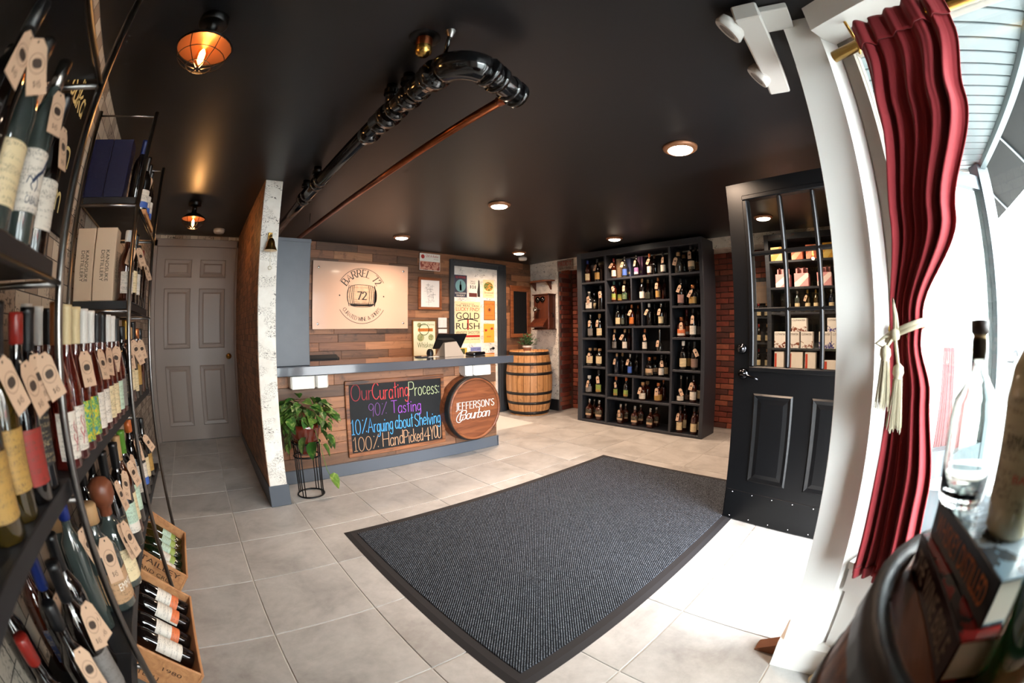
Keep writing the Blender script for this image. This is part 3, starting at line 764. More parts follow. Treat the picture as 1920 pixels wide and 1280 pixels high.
def curtain_mesh(fn, keys, folds, depth, cols=150, rows=70, seed=1):
    r = random.Random(seed)
    ph = [r.uniform(-1.6, 1.6) for _ in range(folds + 2)]
    am = [r.uniform(.45, 1.35) for _ in range(folds + 2)]
    mb = MB(); vs = []
    for j in range(rows + 1):
        z = keys[0][0] + (keys[-1][0] - keys[0][0]) * j / rows
        for k in range(len(keys) - 1):
            if keys[k][0] >= z >= keys[k + 1][0] - 1e-9:
                u = (keys[k][0] - z) / (keys[k][0] - keys[k + 1][0]); u = u * u * (3 - 2 * u)
                t0 = keys[k][1] + (keys[k + 1][1] - keys[k][1]) * u
                t1 = keys[k][2] + (keys[k + 1][2] - keys[k][2]) * u
                dd = keys[k][3] + (keys[k + 1][3] - keys[k][3]) * u
                off = keys[k][4] + (keys[k + 1][4] - keys[k][4]) * u
                break
        for i in range(cols + 1):
            s_ = i / cols
            x = s_ * folds
            kx = min(folds, int(x))
            w = math.sin(2 * pi * x + ph[kx] * (1 - (2 * (x - kx) - 1) ** 2) + .15 * math.sin(3.1 * z + kx))
            w = math.copysign(abs(w) ** .8, w)
            n = w * depth * dd * am[kx] + .28 * depth * dd * math.sin(5.3 * pi * s_ * folds * .7 + 1.3 + z * 1.1)
            t = t0 + (t1 - t0) * (s_ + .004 * math.sin(9 * z + 7 * s_))
            vs.append(fn(t, -n + off, z))
    fs = [(j * (cols + 1) + i, j * (cols + 1) + i + 1, (j + 1) * (cols + 1) + i + 1, (j + 1) * (cols + 1) + i) for j in range(rows) for i in range(cols)]
    mb.add(vs, fs, True)
    return mb
cu = thing('curtain', 'deep red curtain tied back beside the white front post', 'curtain', wr_(.1, 0, .47))
KEYS = [(2.045, .115, .48, .5, -.026), (1.99, .115, .48, .45, -.026), (1.94, .113, .47, .5, -.02), (1.75, .085, .40, 1, -.01), (1.45, .045, .26, 1.0, .0), (1.2, .02, .125, .55, .0), (1.13, .02, .118, .5, .0), (1.0, .02, .155, .8, 0), (.75, .02, .20, 1.1, -.01), (.5, .03, .22, 1.2, -.02)]
hk_ = [(2.05, .113, .482, .55, -.031), (1.965, .113, .482, .5, -.031)]
ho = curtain_mesh(wr_, hk_, 5, .03, 150, 8).build('heading', M_CURT, cu, world=True)
ho.modifiers.new('thickness', 'SOLIDIFY').thickness = .004
KEYS = [(2.01, .115, .48, .5, -.0275)] + KEYS[2:]
cb = curtain_mesh(wr_, KEYS, 5, .03).build('drape', M_CURT, cu, world=True)
md = cb.modifiers.new('thickness', 'SOLIDIFY'); md.thickness = .003; md.offset = 0
hm = curtain_mesh(wr_, [(.505, .03, .22, 1.2, -.021), (.47, .032, .215, 1.1, -.02)], 5, .03, 150, 4).build('hem', M_CURT, cu, world=True)
hm.modifiers.new('thickness', 'SOLIDIFY').thickness = .004
# tieback cord with two tassels and its hook
tb = thing('curtain_tieback', 'cream rope tieback with two tassels around the red curtain', 'tieback', wr_(.06, -.05, 1.16))
M_ROPE = mat('cream_rope', 'c3b79c', .8, bmp=.5, bscale=200)
def loop(dz, k): return [wr_(.07 + .062 * math.cos(a), .043 * math.sin(a), 1.155 + dz + .022 * math.cos(a)) for a in [2 * pi * i / 24 for i in range(24)]]
for dz in (0, .011): MB().tube(loop(dz, 0), .0065, 8, True).build('rope', M_ROPE, tb, world=True)
c0 = wr_(.055, -.05, 1.15)
MB().lathe([(.002, -.018), (.014, -.01), (.016, 0), (.014, .01), (.002, .018)], 10, T(*c0)).build('knot', M_ROPE, tb, world=True)
MB().tube([c0, (c0[0] - .002, c0[1], c0[2] + .05), (c0[0] + .002, c0[1] + .004, c0[2] + .09), (c0[0], c0[1] - .004, c0[2] + .05), (c0[0], c0[1] - .01, c0[2])], .0055, 7).build('rope', M_ROPE, tb, world=True)
MB().tube([c0, (c0[0], c0[1] + .03, c0[2] - .005), (c0[0], c0[1] + .055, c0[2] - .022), (c0[0], c0[1] + .03, c0[2] - .035), c0], .0045, 7).build('rope', M_ROPE, tb, world=True)
for k, (dy, dz, ln) in enumerate(((.028, -.055, .13), (-.012, -.1, .14))):
    p = (c0[0] - .012, c0[1] + dy, c0[2] + dz)
    MB().tube([c0, (p[0], p[1], p[2] + .02)], .005, 7).build('rope', M_ROPE, tb, world=True)
    ts = MB().lathe([(.003, .03), (.015, .02), (.017, .005), (.012, -.006), (.014, -.01)], 12, T(*p)).build('tassel', M_ROPE, tb, world=True)
    fm = MB()
    rr = random.Random(k + 5)
    for i in range(70):
        a = rr.uniform(0, 2 * pi); q = math.sqrt(rr.random()) * .013; b = rr.uniform(1.5, 2.3)
        fm.tube([(p[0] + q * math.cos(a), p[1] + q * math.sin(a), p[2] - .008), (p[0] + q * b * math.cos(a), p[1] + q * b * math.sin(a), p[2] - ln * rr.uniform(.88, 1.06))], .0011, 4, caps=False)
    fo = fm.build('fringe', M_ROPE, ts, world=True); fo['kind'] = 'stuff'
hk = thing('tieback_hook', 'bronze curtain hook on the white window casing', 'hook', (1.36, -.085, 1.16))
MB().lathe([(.016, 0), (.018, .006), (.008, .01)], 14, T(1.355, -.075, 1.165) @ RY(-pi / 2)).build('plate', M_BRASS, hk, world=True)
MB().tube([(1.35, -.075, 1.165), (1.325, -.08, 1.16), (1.30, -.095, 1.145), (1.28, -.11, 1.14), (1.265, -.115, 1.15)], .004, 7).build('arm', M_BRASS, hk, world=True)
# the far bay's own curtain
cu2 = thing('curtain', 'red curtain in the display window across the entrance alcove', 'curtain', (3.0, -.58, .5))
ln5, w5 = wline((2.75, -.35), (3.1, -.9))
o = curtain_mesh(w5, [(2.05, .05, .42, 1, 0), (1.5, .14, .34, 1, 0), (1.15, .2, .29, .6, 0), (.9, .18, .3, .8, 0), (.36, .16, .34, 1, 0)], 7, .02, 80, 40).build('drape', M_CURT, cu2, world=True)
o.modifiers.new('thickness', 'SOLIDIFY').thickness = .003
t2 = w5(.245, .04, 1.1)
MB().lathe([(.05, -.01), (.056, 0), (.05, .01)], 14, T(*w5(.245, 0, 1.15)) ).build('tieback', M_ROPE, cu2, world=True)
MB().lathe([(.012, .06), (.02, .04), (.014, .02), (.03, -.1)], 10, T(t2[0] - .03, t2[1], 1.08)).build('tassel', M_ROPE, cu2, world=True)
# ------------------------------------------------------------------ grey panelled hall door
d1 = MB().cbox(-.53, 4.70, .108, .352, 4.74, 2.07, .003)
do = struct('door_1', d1, M_TAUPE, 'taupe six panel door at the end of the hall', 'door')
for (x0, z0, x1, z1) in ((-.436, 1.753, -.129, 1.94), (-.039, 1.755, .246, 1.94), (-.43, 1.04, -.133, 1.645), (-.04, 1.04, .246, 1.645), (-.42, .257, -.14, .868), (-.037, .257, .238, .868)):
    y = 4.70
    def ring(a, d): return [(x0 + a, y - d, z0 + a), (x1 - a, y - d, z0 + a), (x1 - a, y - d, z1 - a), (x0 + a, y - d, z1 - a)]
    rs_ = [ring(0, 0.0005), ring(.008, .008), ring(.022, .0045), ring(.04, .001), ring(.055, .009)]
    vs = sum(rs_, []); fs = []
    for k in range(4):
        for i in range(4): fs.append((k * 4 + i, k * 4 + (i + 1) % 4, k * 4 + 4 + (i + 1) % 4, k * 4 + 4 + i))
    fs.append((16, 17, 18, 19))
    MB().add(vs, fs).build('panel', M_TAUPE, do)
kb = MB().lathe([(.026, 0), (.026, .006), (.01, .012), (.01, .035), (.026, .045), (.03, .06), (.02, .072), (.001, .075)], 20, T(.284, 4.70, .955) @ RX(pi / 2))
kb.build('door_knob', M_BRASS, do)
struct('trim_4', MB().cbox(-.6, 4.685, .1, -.53, 4.74, 2.14, .004).cbox(.352, 4.685, .1, .3765, 4.74, 2.14, .004).cbox(-.6, 4.685, 2.07, .3765, 4.74, 2.15, .004), M_TAUPE, 'taupe casing around the hall door', 'trim')
# ------------------------------------------------------------------ poster door in the back wall
fr = struct('trim_5', MB().cbox(3.07, 4.655, 0, 3.14, 4.70, 2.135, .006).cbox(3.885, 4.655, 0, 4.05, 4.70, 2.135, .006).cbox(3.14, 4.655, 2.05, 3.885, 4.70, 2.135, .006).cbox(3.9, 4.635, 0, 3.96, 4.66, 2.11, .004).cbox(3.11, 4.64, 2.11, 3.97, 4.66, 2.135, .004), M_DGREY, 'dark grey door frame around the poster covered door', 'trim')
d2 = struct('door_2', MB().cbox(3.141, 4.668, 0, 3.884, 4.695, 2.049, .002), M_NEWS, 'newsprint papered door covered with whiskey posters', 'door')
hn = MB().lathe([(.02, 0), (.02, .008), (.009, .012), (.009, .03)], 14, T(3.80, 4.668, .93) @ RX(pi / 2))
hn.tube([(3.80, 4.635, .93), (3.77, 4.632, .935), (3.72, 4.634, .92)], .008, 7).build('door_handle', M_BLK, d2)
mY = onY(4.668)
def poster(label, x0, z0, x1, z1, base, build, y=4.6675):
    p = thing('poster', label, 'poster', ((x0 + x1) / 2, y, z0))
    MB().box(x0, y - .001, z0, x1, y, z1).build('sheet', base, p, world=True)
    for nm, m, f in build:
        mb = MB(); f(mb, onY(y - .001, .0008))
        mb.build(nm, m, p, world=True)
    return p
RED = mat('poster_red', 'b3271d', .6); CRM = mat('poster_cream', 'e8d3a4', .6); BLKI = mat('poster_black', '1a1614', .6); GRN = mat('poster_green', '44602c', .6); WHI = mat('poster_white', 'ebe3d6', .6)
ORG = mat('poster_orange', 'd77f35', .6); YEL = mat('poster_yellow', 'e0a83a', .6); BLUE = mat('poster_blue', '7f86b8', .6); BRN = mat('poster_brown', '6b3a1e', .6); TEAL = mat('poster_teal', '5f8e93', .6); NAV = mat('poster_navy', '232a40', .6)
def bt(s_, x0, z0, x1, z1): return lambda mb, mp: block_text(mb, s_, mp, x0, z0, x1, z1)
poster('navy and red whiskey poster with a bottle, top left on the papered door', 3.14, 1.63, 3.35, 1.93, NAV, [
    ('picture', TEAL, lambda mb, mp: disc(mb, mp, 3.245, 1.785, .085)), ('lettering', RED, bt('OLD REYNARD', 3.16, 1.885, 3.33, 1.915)), ('lettering', WHI, bt('OLD FASHIONED', 3.155, 1.675, 3.335, 1.695)), ('lettering', WHI, bt('WHISKY', 3.175, 1.64, 3.315, 1.665)),
    ('bottle_print', BRN, lambda mb, mp: (rect(mb, mp, 3.228, 1.72, 3.262, 1.80), rect(mb, mp, 3.239, 1.80, 3.251, 1.85)))])
poster('white poster with dark bird and brown band, top middle of papered door', 3.385, 1.64, 3.58, 1.90, WHI, [
    ('lettering', BLKI, bt('WILD', 3.41, 1.845, 3.49, 1.865)), ('lettering', BLKI, bt('TURKEY', 3.405, 1.815, 3.495, 1.838)), ('numeral', BLKI, bt('1', 3.405, 1.755, 3.418, 1.80)), ('numeral', BLKI, bt('0', 3.432, 1.755, 3.472, 1.80)), ('numeral', BLKI, bt('1', 3.486, 1.755, 3.499, 1.80)),
    ('band', mat('poster_maroon', '5a1d17', .6), lambda mb, mp: rect(mb, mp, 3.385, 1.641, 3.52, 1.695)), ('bird_print', BLKI, lambda mb, mp: mb.add([mp(3.53, 1.645), mp(3.575, 1.645), mp(3.572, 1.80), mp(3.565, 1.87), mp(3.545, 1.885), mp(3.54, 1.80), mp(3.525, 1.72)], [tuple(range(7))]))])
poster('cream poster with orange food picture, top right on the papered door', 3.63, 1.64, 3.825, 1.895, CRM, [
    ('picture', m_blotch('poster_food', ('4c6a2c', 'd98b3a', 'efc069'), 30), lambda mb, mp: disc(mb, mp, 3.725, 1.80, .065, fx=1.25)), ('lettering', RED, bt('Strathmill', 3.65, 1.70, 3.81, 1.725)), ('lettering', BRN, bt('LIMITED EDITION', 3.67, 1.67, 3.79, 1.68))])
poster('large yellow poster with a red handled pickaxe on the papered door', 3.15, 1.01, 3.575, 1.575, CRM, [
    ('lettering', RED, bt('PRODUCE OF THE', 3.25, 1.535, 3.47, 1.55)), ('lettering', BLKI, bt('THE', 3.165, 1.505, 3.255, 1.53)), ('lettering', BLKI, bt('REAL', 3.285, 1.505, 3.405, 1.53)), ('lettering', BLKI, bt('DEAL', 3.435, 1.505, 3.56, 1.53)), ('lettering', RED, bt('LUCKY FIND!', 3.17, 1.445, 3.56, 1.495)), ('lettering', BLKI, bt('GOLD', 3.17, 1.335, 3.56, 1.425)),
    ('lettering', BLKI, bt('RUSH', 3.17, 1.20, 3.56, 1.285)), ('pickaxe_head', BLKI, lambda mb, mp: ribbon(mb, crom([(3.2, 1.31), (3.28, 1.33), (3.365, 1.335), (3.45, 1.33), (3.53, 1.31)]), lambda a, b: .014, mp)), ('pickaxe_handle', RED, lambda mb, mp: rect(mb, mp, 3.352, 1.19, 3.378, 1.335)),
    ('lettering', BLKI, bt('WHISKEY SHOOTER', 3.165, 1.135, 3.565, 1.175)), ('band', RED, lambda mb, mp: rect(mb, mp, 3.165, 1.09, 3.565, 1.12)), ('lettering', BLKI, bt('50% ALC BY VOL (100 PROOF)', 3.17, 1.05, 3.56, 1.07))])
poster('orange brown wanted style poster at right of the pickaxe poster', 3.64, 1.325, 3.84, 1.60, ORG, [
    ('border', BRN, lambda mb, mp: [rect(mb, mp, *q) for q in ((3.64, 1.325, 3.648, 1.60), (3.832, 1.325, 3.84, 1.60), (3.64, 1.325, 3.84, 1.333), (3.64, 1.592, 3.84, 1.60))]), ('lettering', BRN, bt('OLD SUTTON', 3.66, 1.535, 3.82, 1.57)), ('portrait', BRN, lambda mb, mp: (disc(mb, mp, 3.74, 1.478, .04, ri=.036), disc(mb, mp, 3.74, 1.472, .022))), ('lettering', BRN, bt('BOURBON WHISKEY', 3.67, 1.385, 3.81, 1.395))])
poster('yellow cocktail poster with red glasses, low right on the papered door', 3.635, 1.01, 3.825, 1.275, YEL, [
    ('glass_print', RED, lambda mb, mp: mb.add([mp(3.65, 1.20), mp(3.70, 1.195), mp(3.69, 1.17), mp(3.66, 1.165)], [(0, 1, 2, 3)])), ('glass_print', RED, lambda mb, mp: mb.add([mp(3.755, 1.215), mp(3.80, 1.225), mp(3.805, 1.195), mp(3.765, 1.19)], [(0, 1, 2, 3)])), ('lettering', RED, bt('sour', 3.69, 1.085, 3.77, 1.105))])
poster('small yellow poster at the bottom left of the papered door', 3.15, .84, 3.345, .95, YEL, [('picture', m_blotch('poster_green_dark', ('2d2a18', '4c5a2c', '8a8a3a'), 40), lambda mb, mp: rect(mb, mp, 3.19, .86, 3.31, .94))])
poster('small blue poster at the bottom middle of the papered door', 3.405, .84, 3.585, .955, BLUE, [('lettering', NAV, bt('CUTTY SARK', 3.415, .91, 3.575, .94)), ('lettering', RED, bt('WHISKY', 3.47, .885, 3.52, .897))])
poster('orange poster half hidden below the papered door handle', 3.635, .72, 3.825, .865, ORG, [('lettering', RED, bt('RYE WHISKEY', 3.66, .81, 3.80, .835))])
# ------------------------------------------------------------------ things on the plank wall
YW = 4.677
sg = thing('company_sign', 'large cream acrylic sign with a printed barrel on plank wall', 'sign', (1.823, YW, 1.215))
M_ACR = mat('cream_acrylic', 'd2ae97', .12, coat=1.0)
MB().cbox(1.222, 4.635, 1.214, 2.43, 4.645, 1.976, .002).build('panel', M_ACR, sg, world=True)
for (x, z) in ((1.29, 1.90), (2.365, 1.91), (2.365, 1.28), (1.285, 1.272)):
    MB().lathe([(.013, .044), (.013, .002), (.011, 0), (.001, 0)], 14, T(x, 4.632, z) @ RX(-pi / 2)).build('standoff', M_CHROME, sg, world=True)
mS = onY(4.635, .001)
lt = MB(); cx, cz = 1.823, 1.594
stroke_text(lt, 'BARREL 72', lambda a, b: mS(cx + a, cz + b), .082, 1.5, .7, .9, arc=(.222, math.radians(150), 1), width=.455)
lt.build('lettering', M_INK, sg, world=True)
lt = MB(); stroke_text(lt, 'CURATED WINE & SPIRITS', lambda a, b: mS(cx + a, cz + b), .042, 1.3, .7, .8, arc=(.288, math.radians(213), -1), width=.575)
lt.build('lettering', M_INK, sg, world=True)
lt = MB(); disc(lt, mS, cx, cz, .322, 40, .316, 1, math.radians(30), math.radians(150)); disc(lt, mS, cx, cz, .322, 40, .316, 1, math.radians(210), math.radians(330))
disc(lt, mS, cx - .278, cz, .009, 12); disc(lt, mS, cx + .278, cz, .009, 12)
lt.build('ring', M_INK, sg, world=True)
bp = MB(); out = []
for i in range(40):
    a = 2 * pi * i / 40
    c_, s_ = math.cos(a), math.sin(a)
    k = 1 / (abs(c_) ** 3.2 + abs(s_) ** 3.2) ** (1 / 3.2)
    out.append((cx + .186 * k * c_, cz + .128 * k * s_ * (1 if abs(c_) < .7 else .97)))
bp.add([mS(*q) for q in out], [tuple(range(40))])
bp.build('barrel_print', m_blotch('sign_barrel_print', ('b08a6c', 'c7a383'), 25), sg, world=True)
mS2 = onY(4.635, .0018); bp = MB()
for xo in (-.175, -.15, -.125, -.105, .09, .115, .14, .165, .172):
    ribbon(bp, crom([(cx + xo * .93, cz - .118), (cx + xo * 1.04, cz), (cx + xo * .93, cz + .118)]), lambda a, b: .007, mS2)
for zo in (-.115, -.108, -.1, -.088, -.07, -.045, .05, .095):
    ribbon(bp, [(cx - .1, cz + zo), (cx + .09, cz + zo)], lambda a, b: .006 if zo < -.08 else .002, mS2)
ribbon(bp, out + [out[0]], lambda a, b: .006, mS2)
bp.add([mS2(cx + q[0], cz + q[1]) for q in ((.145, -.1), (.18, -.06), (.186, .04), (.17, .09), (.155, .05), (.15, -.03))], [tuple(range(6))])
bp.add([mS2(cx + q[0], cz + q[1]) for q in ((-.13, -.119), (.13, -.119), (.15, -.09), (0, -.1), (-.15, -.09))], [tuple(range(5))])
stroke_text(bp, '72', lambda a, b: mS2(cx - .058 + a, cz - .04 + b), .085, 2.0, 1.0, .9, width=.115)
bp.build('barrel_lines', M_INK, sg, world=True)
p = poster('red and white vintage print high on the plank wall beside the sign', 2.61, 1.955, 2.915, 2.172, WHI, [
    ('lettering', RED, bt('Old A Keller', 2.70, 2.125, 2.895, 2.16)), ('seal', RED, lambda mb, mp: disc(mb, mp, 2.655, 2.13, .027)), ('lettering', BRN, bt('Whiskey', 2.82, 2.095, 2.89, 2.11)), ('picture', m_blotch('farm_print', ('8b3a2a', 'c98a73', 'e9d2c0'), 22), lambda mb, mp: rect(mb, mp, 2.615, 1.96, 2.91, 2.07))], YW - .012)
def framed(label, x0, z0, x1, z1, w, fm, pm, y, extra):
    p = thing('picture_frame', label, 'picture', ((x0 + x1) / 2, y, z0))
    for q in ((x0, z0, x1, z0 + w), (x0, z1 - w, x1, z1), (x0, z0 + w, x0 + w, z1 - w), (x1 - w, z0 + w, x1, z1 - w)):
        MB().cbox(q[0], y - .022, q[1], q[2], y, q[3], .004).build('frame_rail', fm, p, world=True)
    sh = MB().box(x0 + w, y - .012, z0 + w, x1 - w, y - .004, z1 - w).build('print', pm, p, world=True)
    for nm, m, f in extra:
        mb = MB(); f(mb, onY(y - .012, .001)); mb.build(nm, m, sh, world=True)
    return p
def still(mb, mp):
    r = random.Random(3)
    for i in range(16):
        x = r.uniform(2.70, 2.83); z = r.uniform(1.54, 1.77); a = r.uniform(.01, .05)
        ribbon(mb, [(x - a, z), (x + a, z)], lambda q, w: .0022, mp); ribbon(mb, [(x, z - a), (x, z + a * .7)], lambda q, w: .0022, mp)
    disc(mb, mp, 2.77, 1.60, .04, 20, .037); disc(mb, mp, 2.765, 1.73, .02, 16, .018)
framed('wooden framed patent drawing on the plank wall right of the sign', 2.59, 1.45, 2.935, 1.862, .035, M_FRAMEW, mat('print_paper', 'e4ddd6', .5), YW - .012, [('drawing', mat('pencil_line', '5b564f', .7), still)])
def tenn(mb, mp):
    disc(mb, mp, 2.67, 1.20, .075, 24, .066)
    block_text(mb, 'Jasper Farms', mp, 2.60, 1.245, 2.82, 1.275); block_text(mb, 'Whiskey', mp, 2.57, .95, 2.8, 1.04)
def tenn2(mb, mp): rect(mb, mp, 2.58, 1.175, 2.80, 1.215)
framed('gold framed illustrated poster with orange banner behind the tablet', 2.50, .86, 2.85, 1.32, .014, mat('gold_frame', '8d5f2c', .35, .5), mat('poster_ecru', 'd9cfae', .6), YW - .012, [('lettering', GRN, tenn), ('banner', ORG, tenn2), ('lettering', BLKI, bt('TENNESSEE', 2.59, 1.18, 2.79, 1.21)), ('foliage_print', m_blotch('leaf_print', ('3f5a2a', 'b9b27c'), 60), lambda mb, mp: disc(mb, mp, 2.62, 1.10, .05)), ('foliage_print', m_blotch('leaf_print', ('3f5a2a', 'b9b27c'), 60), lambda mb, mp: disc(mb, mp, 2.60, 1.255, .03)), ('foliage_print', m_blotch('leaf_print', ('3f5a2a', 'b9b27c'), 60), lambda mb, mp: disc(mb, mp, 2.77, 1.10, .04))])
swp = thing('light_switch', 'white double light switch plate beside the poster door', 'switch', (2.955, YW, 1.22))
MB().cbox(2.888, 4.658, 1.222, 3.02, 4.668, 1.352, .004).build('plate', M_PLAST, swp, world=True)
for x in (2.922, 2.986): MB().cbox(x - .018, 4.652, 1.25, x + .018, 4.66, 1.325, .002).build('rocker', M_PLAST, swp, world=True)
tg = tag(MB().cbox(2.888, 4.655, 1.15, 3.02, 4.668, 1.205, .004).build('wall_control', M_PLAST), 'small white wall control just below the light switch', 'wall control')
def chalkboard(o, x0, z0, x1, z1, w, y, fm):
    for q in ((x0, z0, x1, z0 + w), (x0, z1 - w, x1, z1), (x0, z0 + w, x0 + w, z1 - w), (x1 - w, z0 + w, x1, z1 - w)):
        MB().cbox(q[0], y - .022, q[1], q[2], y, q[3], .004).build('frame_rail', fm, o, world=True)
    MB().box(x0 + w, y - .012, z0 + w, x1 - w, y - .002, z1 - w).build('slate', mat('slate_board', '0e0f11', .6, var=.25, vscale=4, spec=.25), o, world=True)
c2 = thing('chalkboard', 'tall blank chalkboard in a wooden frame beside the poster door', 'chalkboard', (4.31, YW, 1.075))
chalkboard(c2, 4.125, 1.075, 4.505, 1.815, .055, YW - .012, M_FRAMEW)
MB().cbox(4.11, 4.64, 1.81, 4.52, 4.667, 1.845, .004).build('top_rail', M_FRAMEW, c2, world=True)
# ------------------------------------------------------------------ newsprint wall: phone, shelf, sign
ph = thing('wall_telephone', 'antique wooden crank wall telephone on the newsprint wall', 'telephone', (4.57, 4.33, 1.18))
MB().cbox(4.42, 4.165, 1.20, 4.569, 4.47, 1.69, .006).build('case', M_WALNUT, ph, world=True)
MB().cbox(4.4, 4.15, 1.69, 4.569, 4.485, 1.705, .003).build('cap', M_WALNUT, ph, world=True)
MB().cbox(4.4, 4.15, 1.185, 4.569, 4.485, 1.20, .003).build('base', M_WALNUT, ph, world=True)
MB().add([(4.42, 4.19, 1.35), (4.42, 4.45, 1.35), (4.3, 4.47, 1.24), (4.3, 4.17, 1.24), (4.42, 4.19, 1.21), (4.42, 4.45, 1.21), (4.3, 4.47, 1.225), (4.3, 4.17, 1.225)], [(0, 1, 2, 3), (7, 6, 5, 4), (3, 2, 6, 7), (0, 3, 7, 4), (1, 5, 6, 2)]).build('writing_shelf', M_WALNUT, ph, world=True)
for y in (4.28, 4.38): MB().lathe([(.045, 0), (.042, .018), (.02, .034), (.001, .038)], 16, T(4.42, y, 1.625) @ RY(-pi / 2)).build('bell', mat('dark_bell_metal', '3a3532', .2, 1), ph, world=True)
MB().lathe([(.018, 0), (.018, .05), (.028, .06), (.038, .085), (.03, .085), (.01, .06)], 16, T(4.42, 4.36, 1.48) @ RY(-pi / 2)).build('mouthpiece', mat('nickel', '9a948a', .25, 1), ph, world=True)
MB().tube([(4.48, 4.165, 1.42), (4.48, 4.13, 1.42), (4.48, 4.13, 1.36)], .007, 7).build('crank', M_BLK, ph, world=True)
sh = thing('wall_shelf', 'small wooden bracket shelf above the wall telephone', 'shelf', (4.57, 4.41, 1.78))
MB().prism([(4.569, 4.17), (4.569, 4.65), (4.50, 4.64), (4.44, 4.56), (4.43, 4.41), (4.44, 4.26), (4.50, 4.18)], 1.895, 1.915).build('board', M_FRAMEW, sh, world=True)
for y in (4.25, 4.57): MB().add([(4.569, y - .012, 1.895), (4.46, y - .012, 1.895), (4.53, y - .012, 1.83), (4.569, y - .012, 1.775), (4.569, y + .012, 1.895), (4.46, y + .012, 1.895), (4.53, y + .012, 1.83), (4.569, y + .012, 1.775)], [(0, 1, 2, 3), (7, 6, 5, 4), (0, 4, 5, 1), (1, 5, 6, 2), (2, 6, 7, 3)]).build('bracket', M_WALNUT, sh, world=True)
pd = thing('metal_sign', 'rusty red lettered metal sign over the brick recess', 'sign', (4.565, 3.96, 2.03))
MB().cbox(4.556, 3.81, 2.03, 4.569, 4.11, 2.185, .003).build('plate', m_blotch('rusted_sign', ('8f8378', '6e4a40'), 20), pd, world=True)
mb = MB(); block_text(mb, 'PADDY', onX(4.556), -4.085, 2.10, -3.835, 2.165); mb.build('lettering', mat('sign_red', '8e2a24', .6), pd, world=True)
mb = MB(); block_text(mb, 'OLD IRISH WHISKEY', onX(4.556), -4.08, 2.05, -3.84, 2.075); mb.build('lettering', M_INK, pd, world=True)
# ------------------------------------------------------------------ counter
ct = thing('counter', 'wood clad service counter with a slate grey top', 'counter', (1.6, 3.3, 0))
MB().box(.503, 3.31, .0, 2.69, 3.42, .85).box(2.6, 3.31, 0, 2.69, 3.8, .85).build('core', MC['plank_gap'], ct, world=True)
cf = MB().box(.503, 3.295, .1, 2.695, 3.311, .85).build('cladding', MC['plank_gap'], ct, world=True)
planks(cf, .503, 2.70, .105, .85, 3.296, .093)
for o_ in list(cf.children): o_.location = Vector(o_.location) - wm(ct).to_translation()
MB().cbox(.514, 3.262, 0, 2.705, 3.30, .108, .004).cbox(2.69, 3.262, 0, 2.715, 3.8, .108, .004).build('plinth', MC['slate_blue_baseboard'], ct, world=True)
MB().cbox(2.688, 3.284, .1, 2.706, 3.8, .85, .002).build('end_panel', m_wood('end_panel_pine', ((0.3, 'a9805f'), (0.5, 'bb9270'), (0.7, 'caa583')), 2, 30, .5, False), ct, world=True)
MB().cbox(.503, 3.15, .855, 2.83, 3.72, .925, .004).build('worktop', mat('slate_worktop', '484c54', .13, coat=.6), ct, world=True)
col = tag(MB().cbox(.505, 3.225, .926, .826, 3.56, 1.885, .003).build('cabinet_panel', M_GREY), 'slate grey boxed panel standing on the counter beside partition', 'cabinet')
MB().cbox(.503, 3.222, 1.86, .829, 3.563, 1.888, .002).build('top_lip', M_GREY, col)
cb1 = thing('chalkboard', 'chalkboard listing the curating process on the counter front', 'chalkboard', (1.593, 3.27, .147))
chalkboard(cb1, 1.117, .148, 2.067, .782, .034, 3.276, M_BURNT)
def chalk(s_, x0, x1, z, h, col, jit=.5, th=.52):
    mb = MB(); stroke_text(mb, s_, lambda a, b: onY(3.264, .001)(x0 + a, z + b), h, th, th * .9, 0, 0, 1.5, jit, x1 - x0)
    mb.build('chalk_lettering', mat('chalk_' + col, col, .9), cb1, world=True)
chalk('Our', 1.17, 1.355, .615, .135, '8e2f35')
chalk('Curating', 1.36, 1.70, .612, .135, 'c23a3c')
chalk('Process:', 1.705, 2.02, .612, .12, 'a9b186')
chalk('90%', 1.32, 1.49, .478, .105, '6a4480')
chalk('Tasting', 1.53, 1.82, .478, .105, '9349b5')
chalk('10%', 1.155, 1.30, .338, .125, '4b97cc')
chalk('Arguing', 1.305, 1.535, .338, .12, '4aa0dc')
chalk('about', 1.56, 1.735, .338, .12, '4aa0dc')
chalk('Shelving', 1.755, 2.02, .338, .115, '4aa0dc')
chalk('100%', 1.165, 1.40, .195, .12, 'a8805f')
chalk('Hand', 1.435, 1.63, .198, .12, 'b98e6c')
chalk('Picked', 1.64, 1.83, .198, .115, 'b98e6c')
chalk('4', 1.845, 1.90, .198, .12, 'c0936f', th=.8)
chalk('YOU', 1.91, 2.02, .198, .12, 'b98e6c')
# barrel end mounted on the counter front
be = thing('barrel_end', 'cut bourbon barrel end with white lettering on counter front', 'barrel end', (2.33, 3.29, .155))
Mb = T(2.33, 3.278, .447) @ RX(pi / 2)
MB().lathe([(.315, 0), (.308, .06), (.297, .12), (.288, .158), (.272, .158), (.268, .14)], 40, Mb).build('stave_ring', M_HEAD, be, world=True)
MB().lathe([(.304, .09), (.299, .12), (.292, .15), (.296, .151), (.303, .12), (.309, .09)], 40, Mb).build('hoop', M_HOOP, be, world=True)
MB().lathe([(.001, .141), (.27, .141)], 40, Mb).build('head', M_HEAD, be, world=True)
mJ = onY(3.137, .0015)
mb = MB(); stroke_text(mb, "JEFFERSON'S", lambda a, b: mJ(2.115 + a, .457 + b), .066, 1.05, .5, .7, 0, 2.4, 0, .44)
mb.build('lettering', mat('sign_white', 'ece6dd', .6), be, world=True)
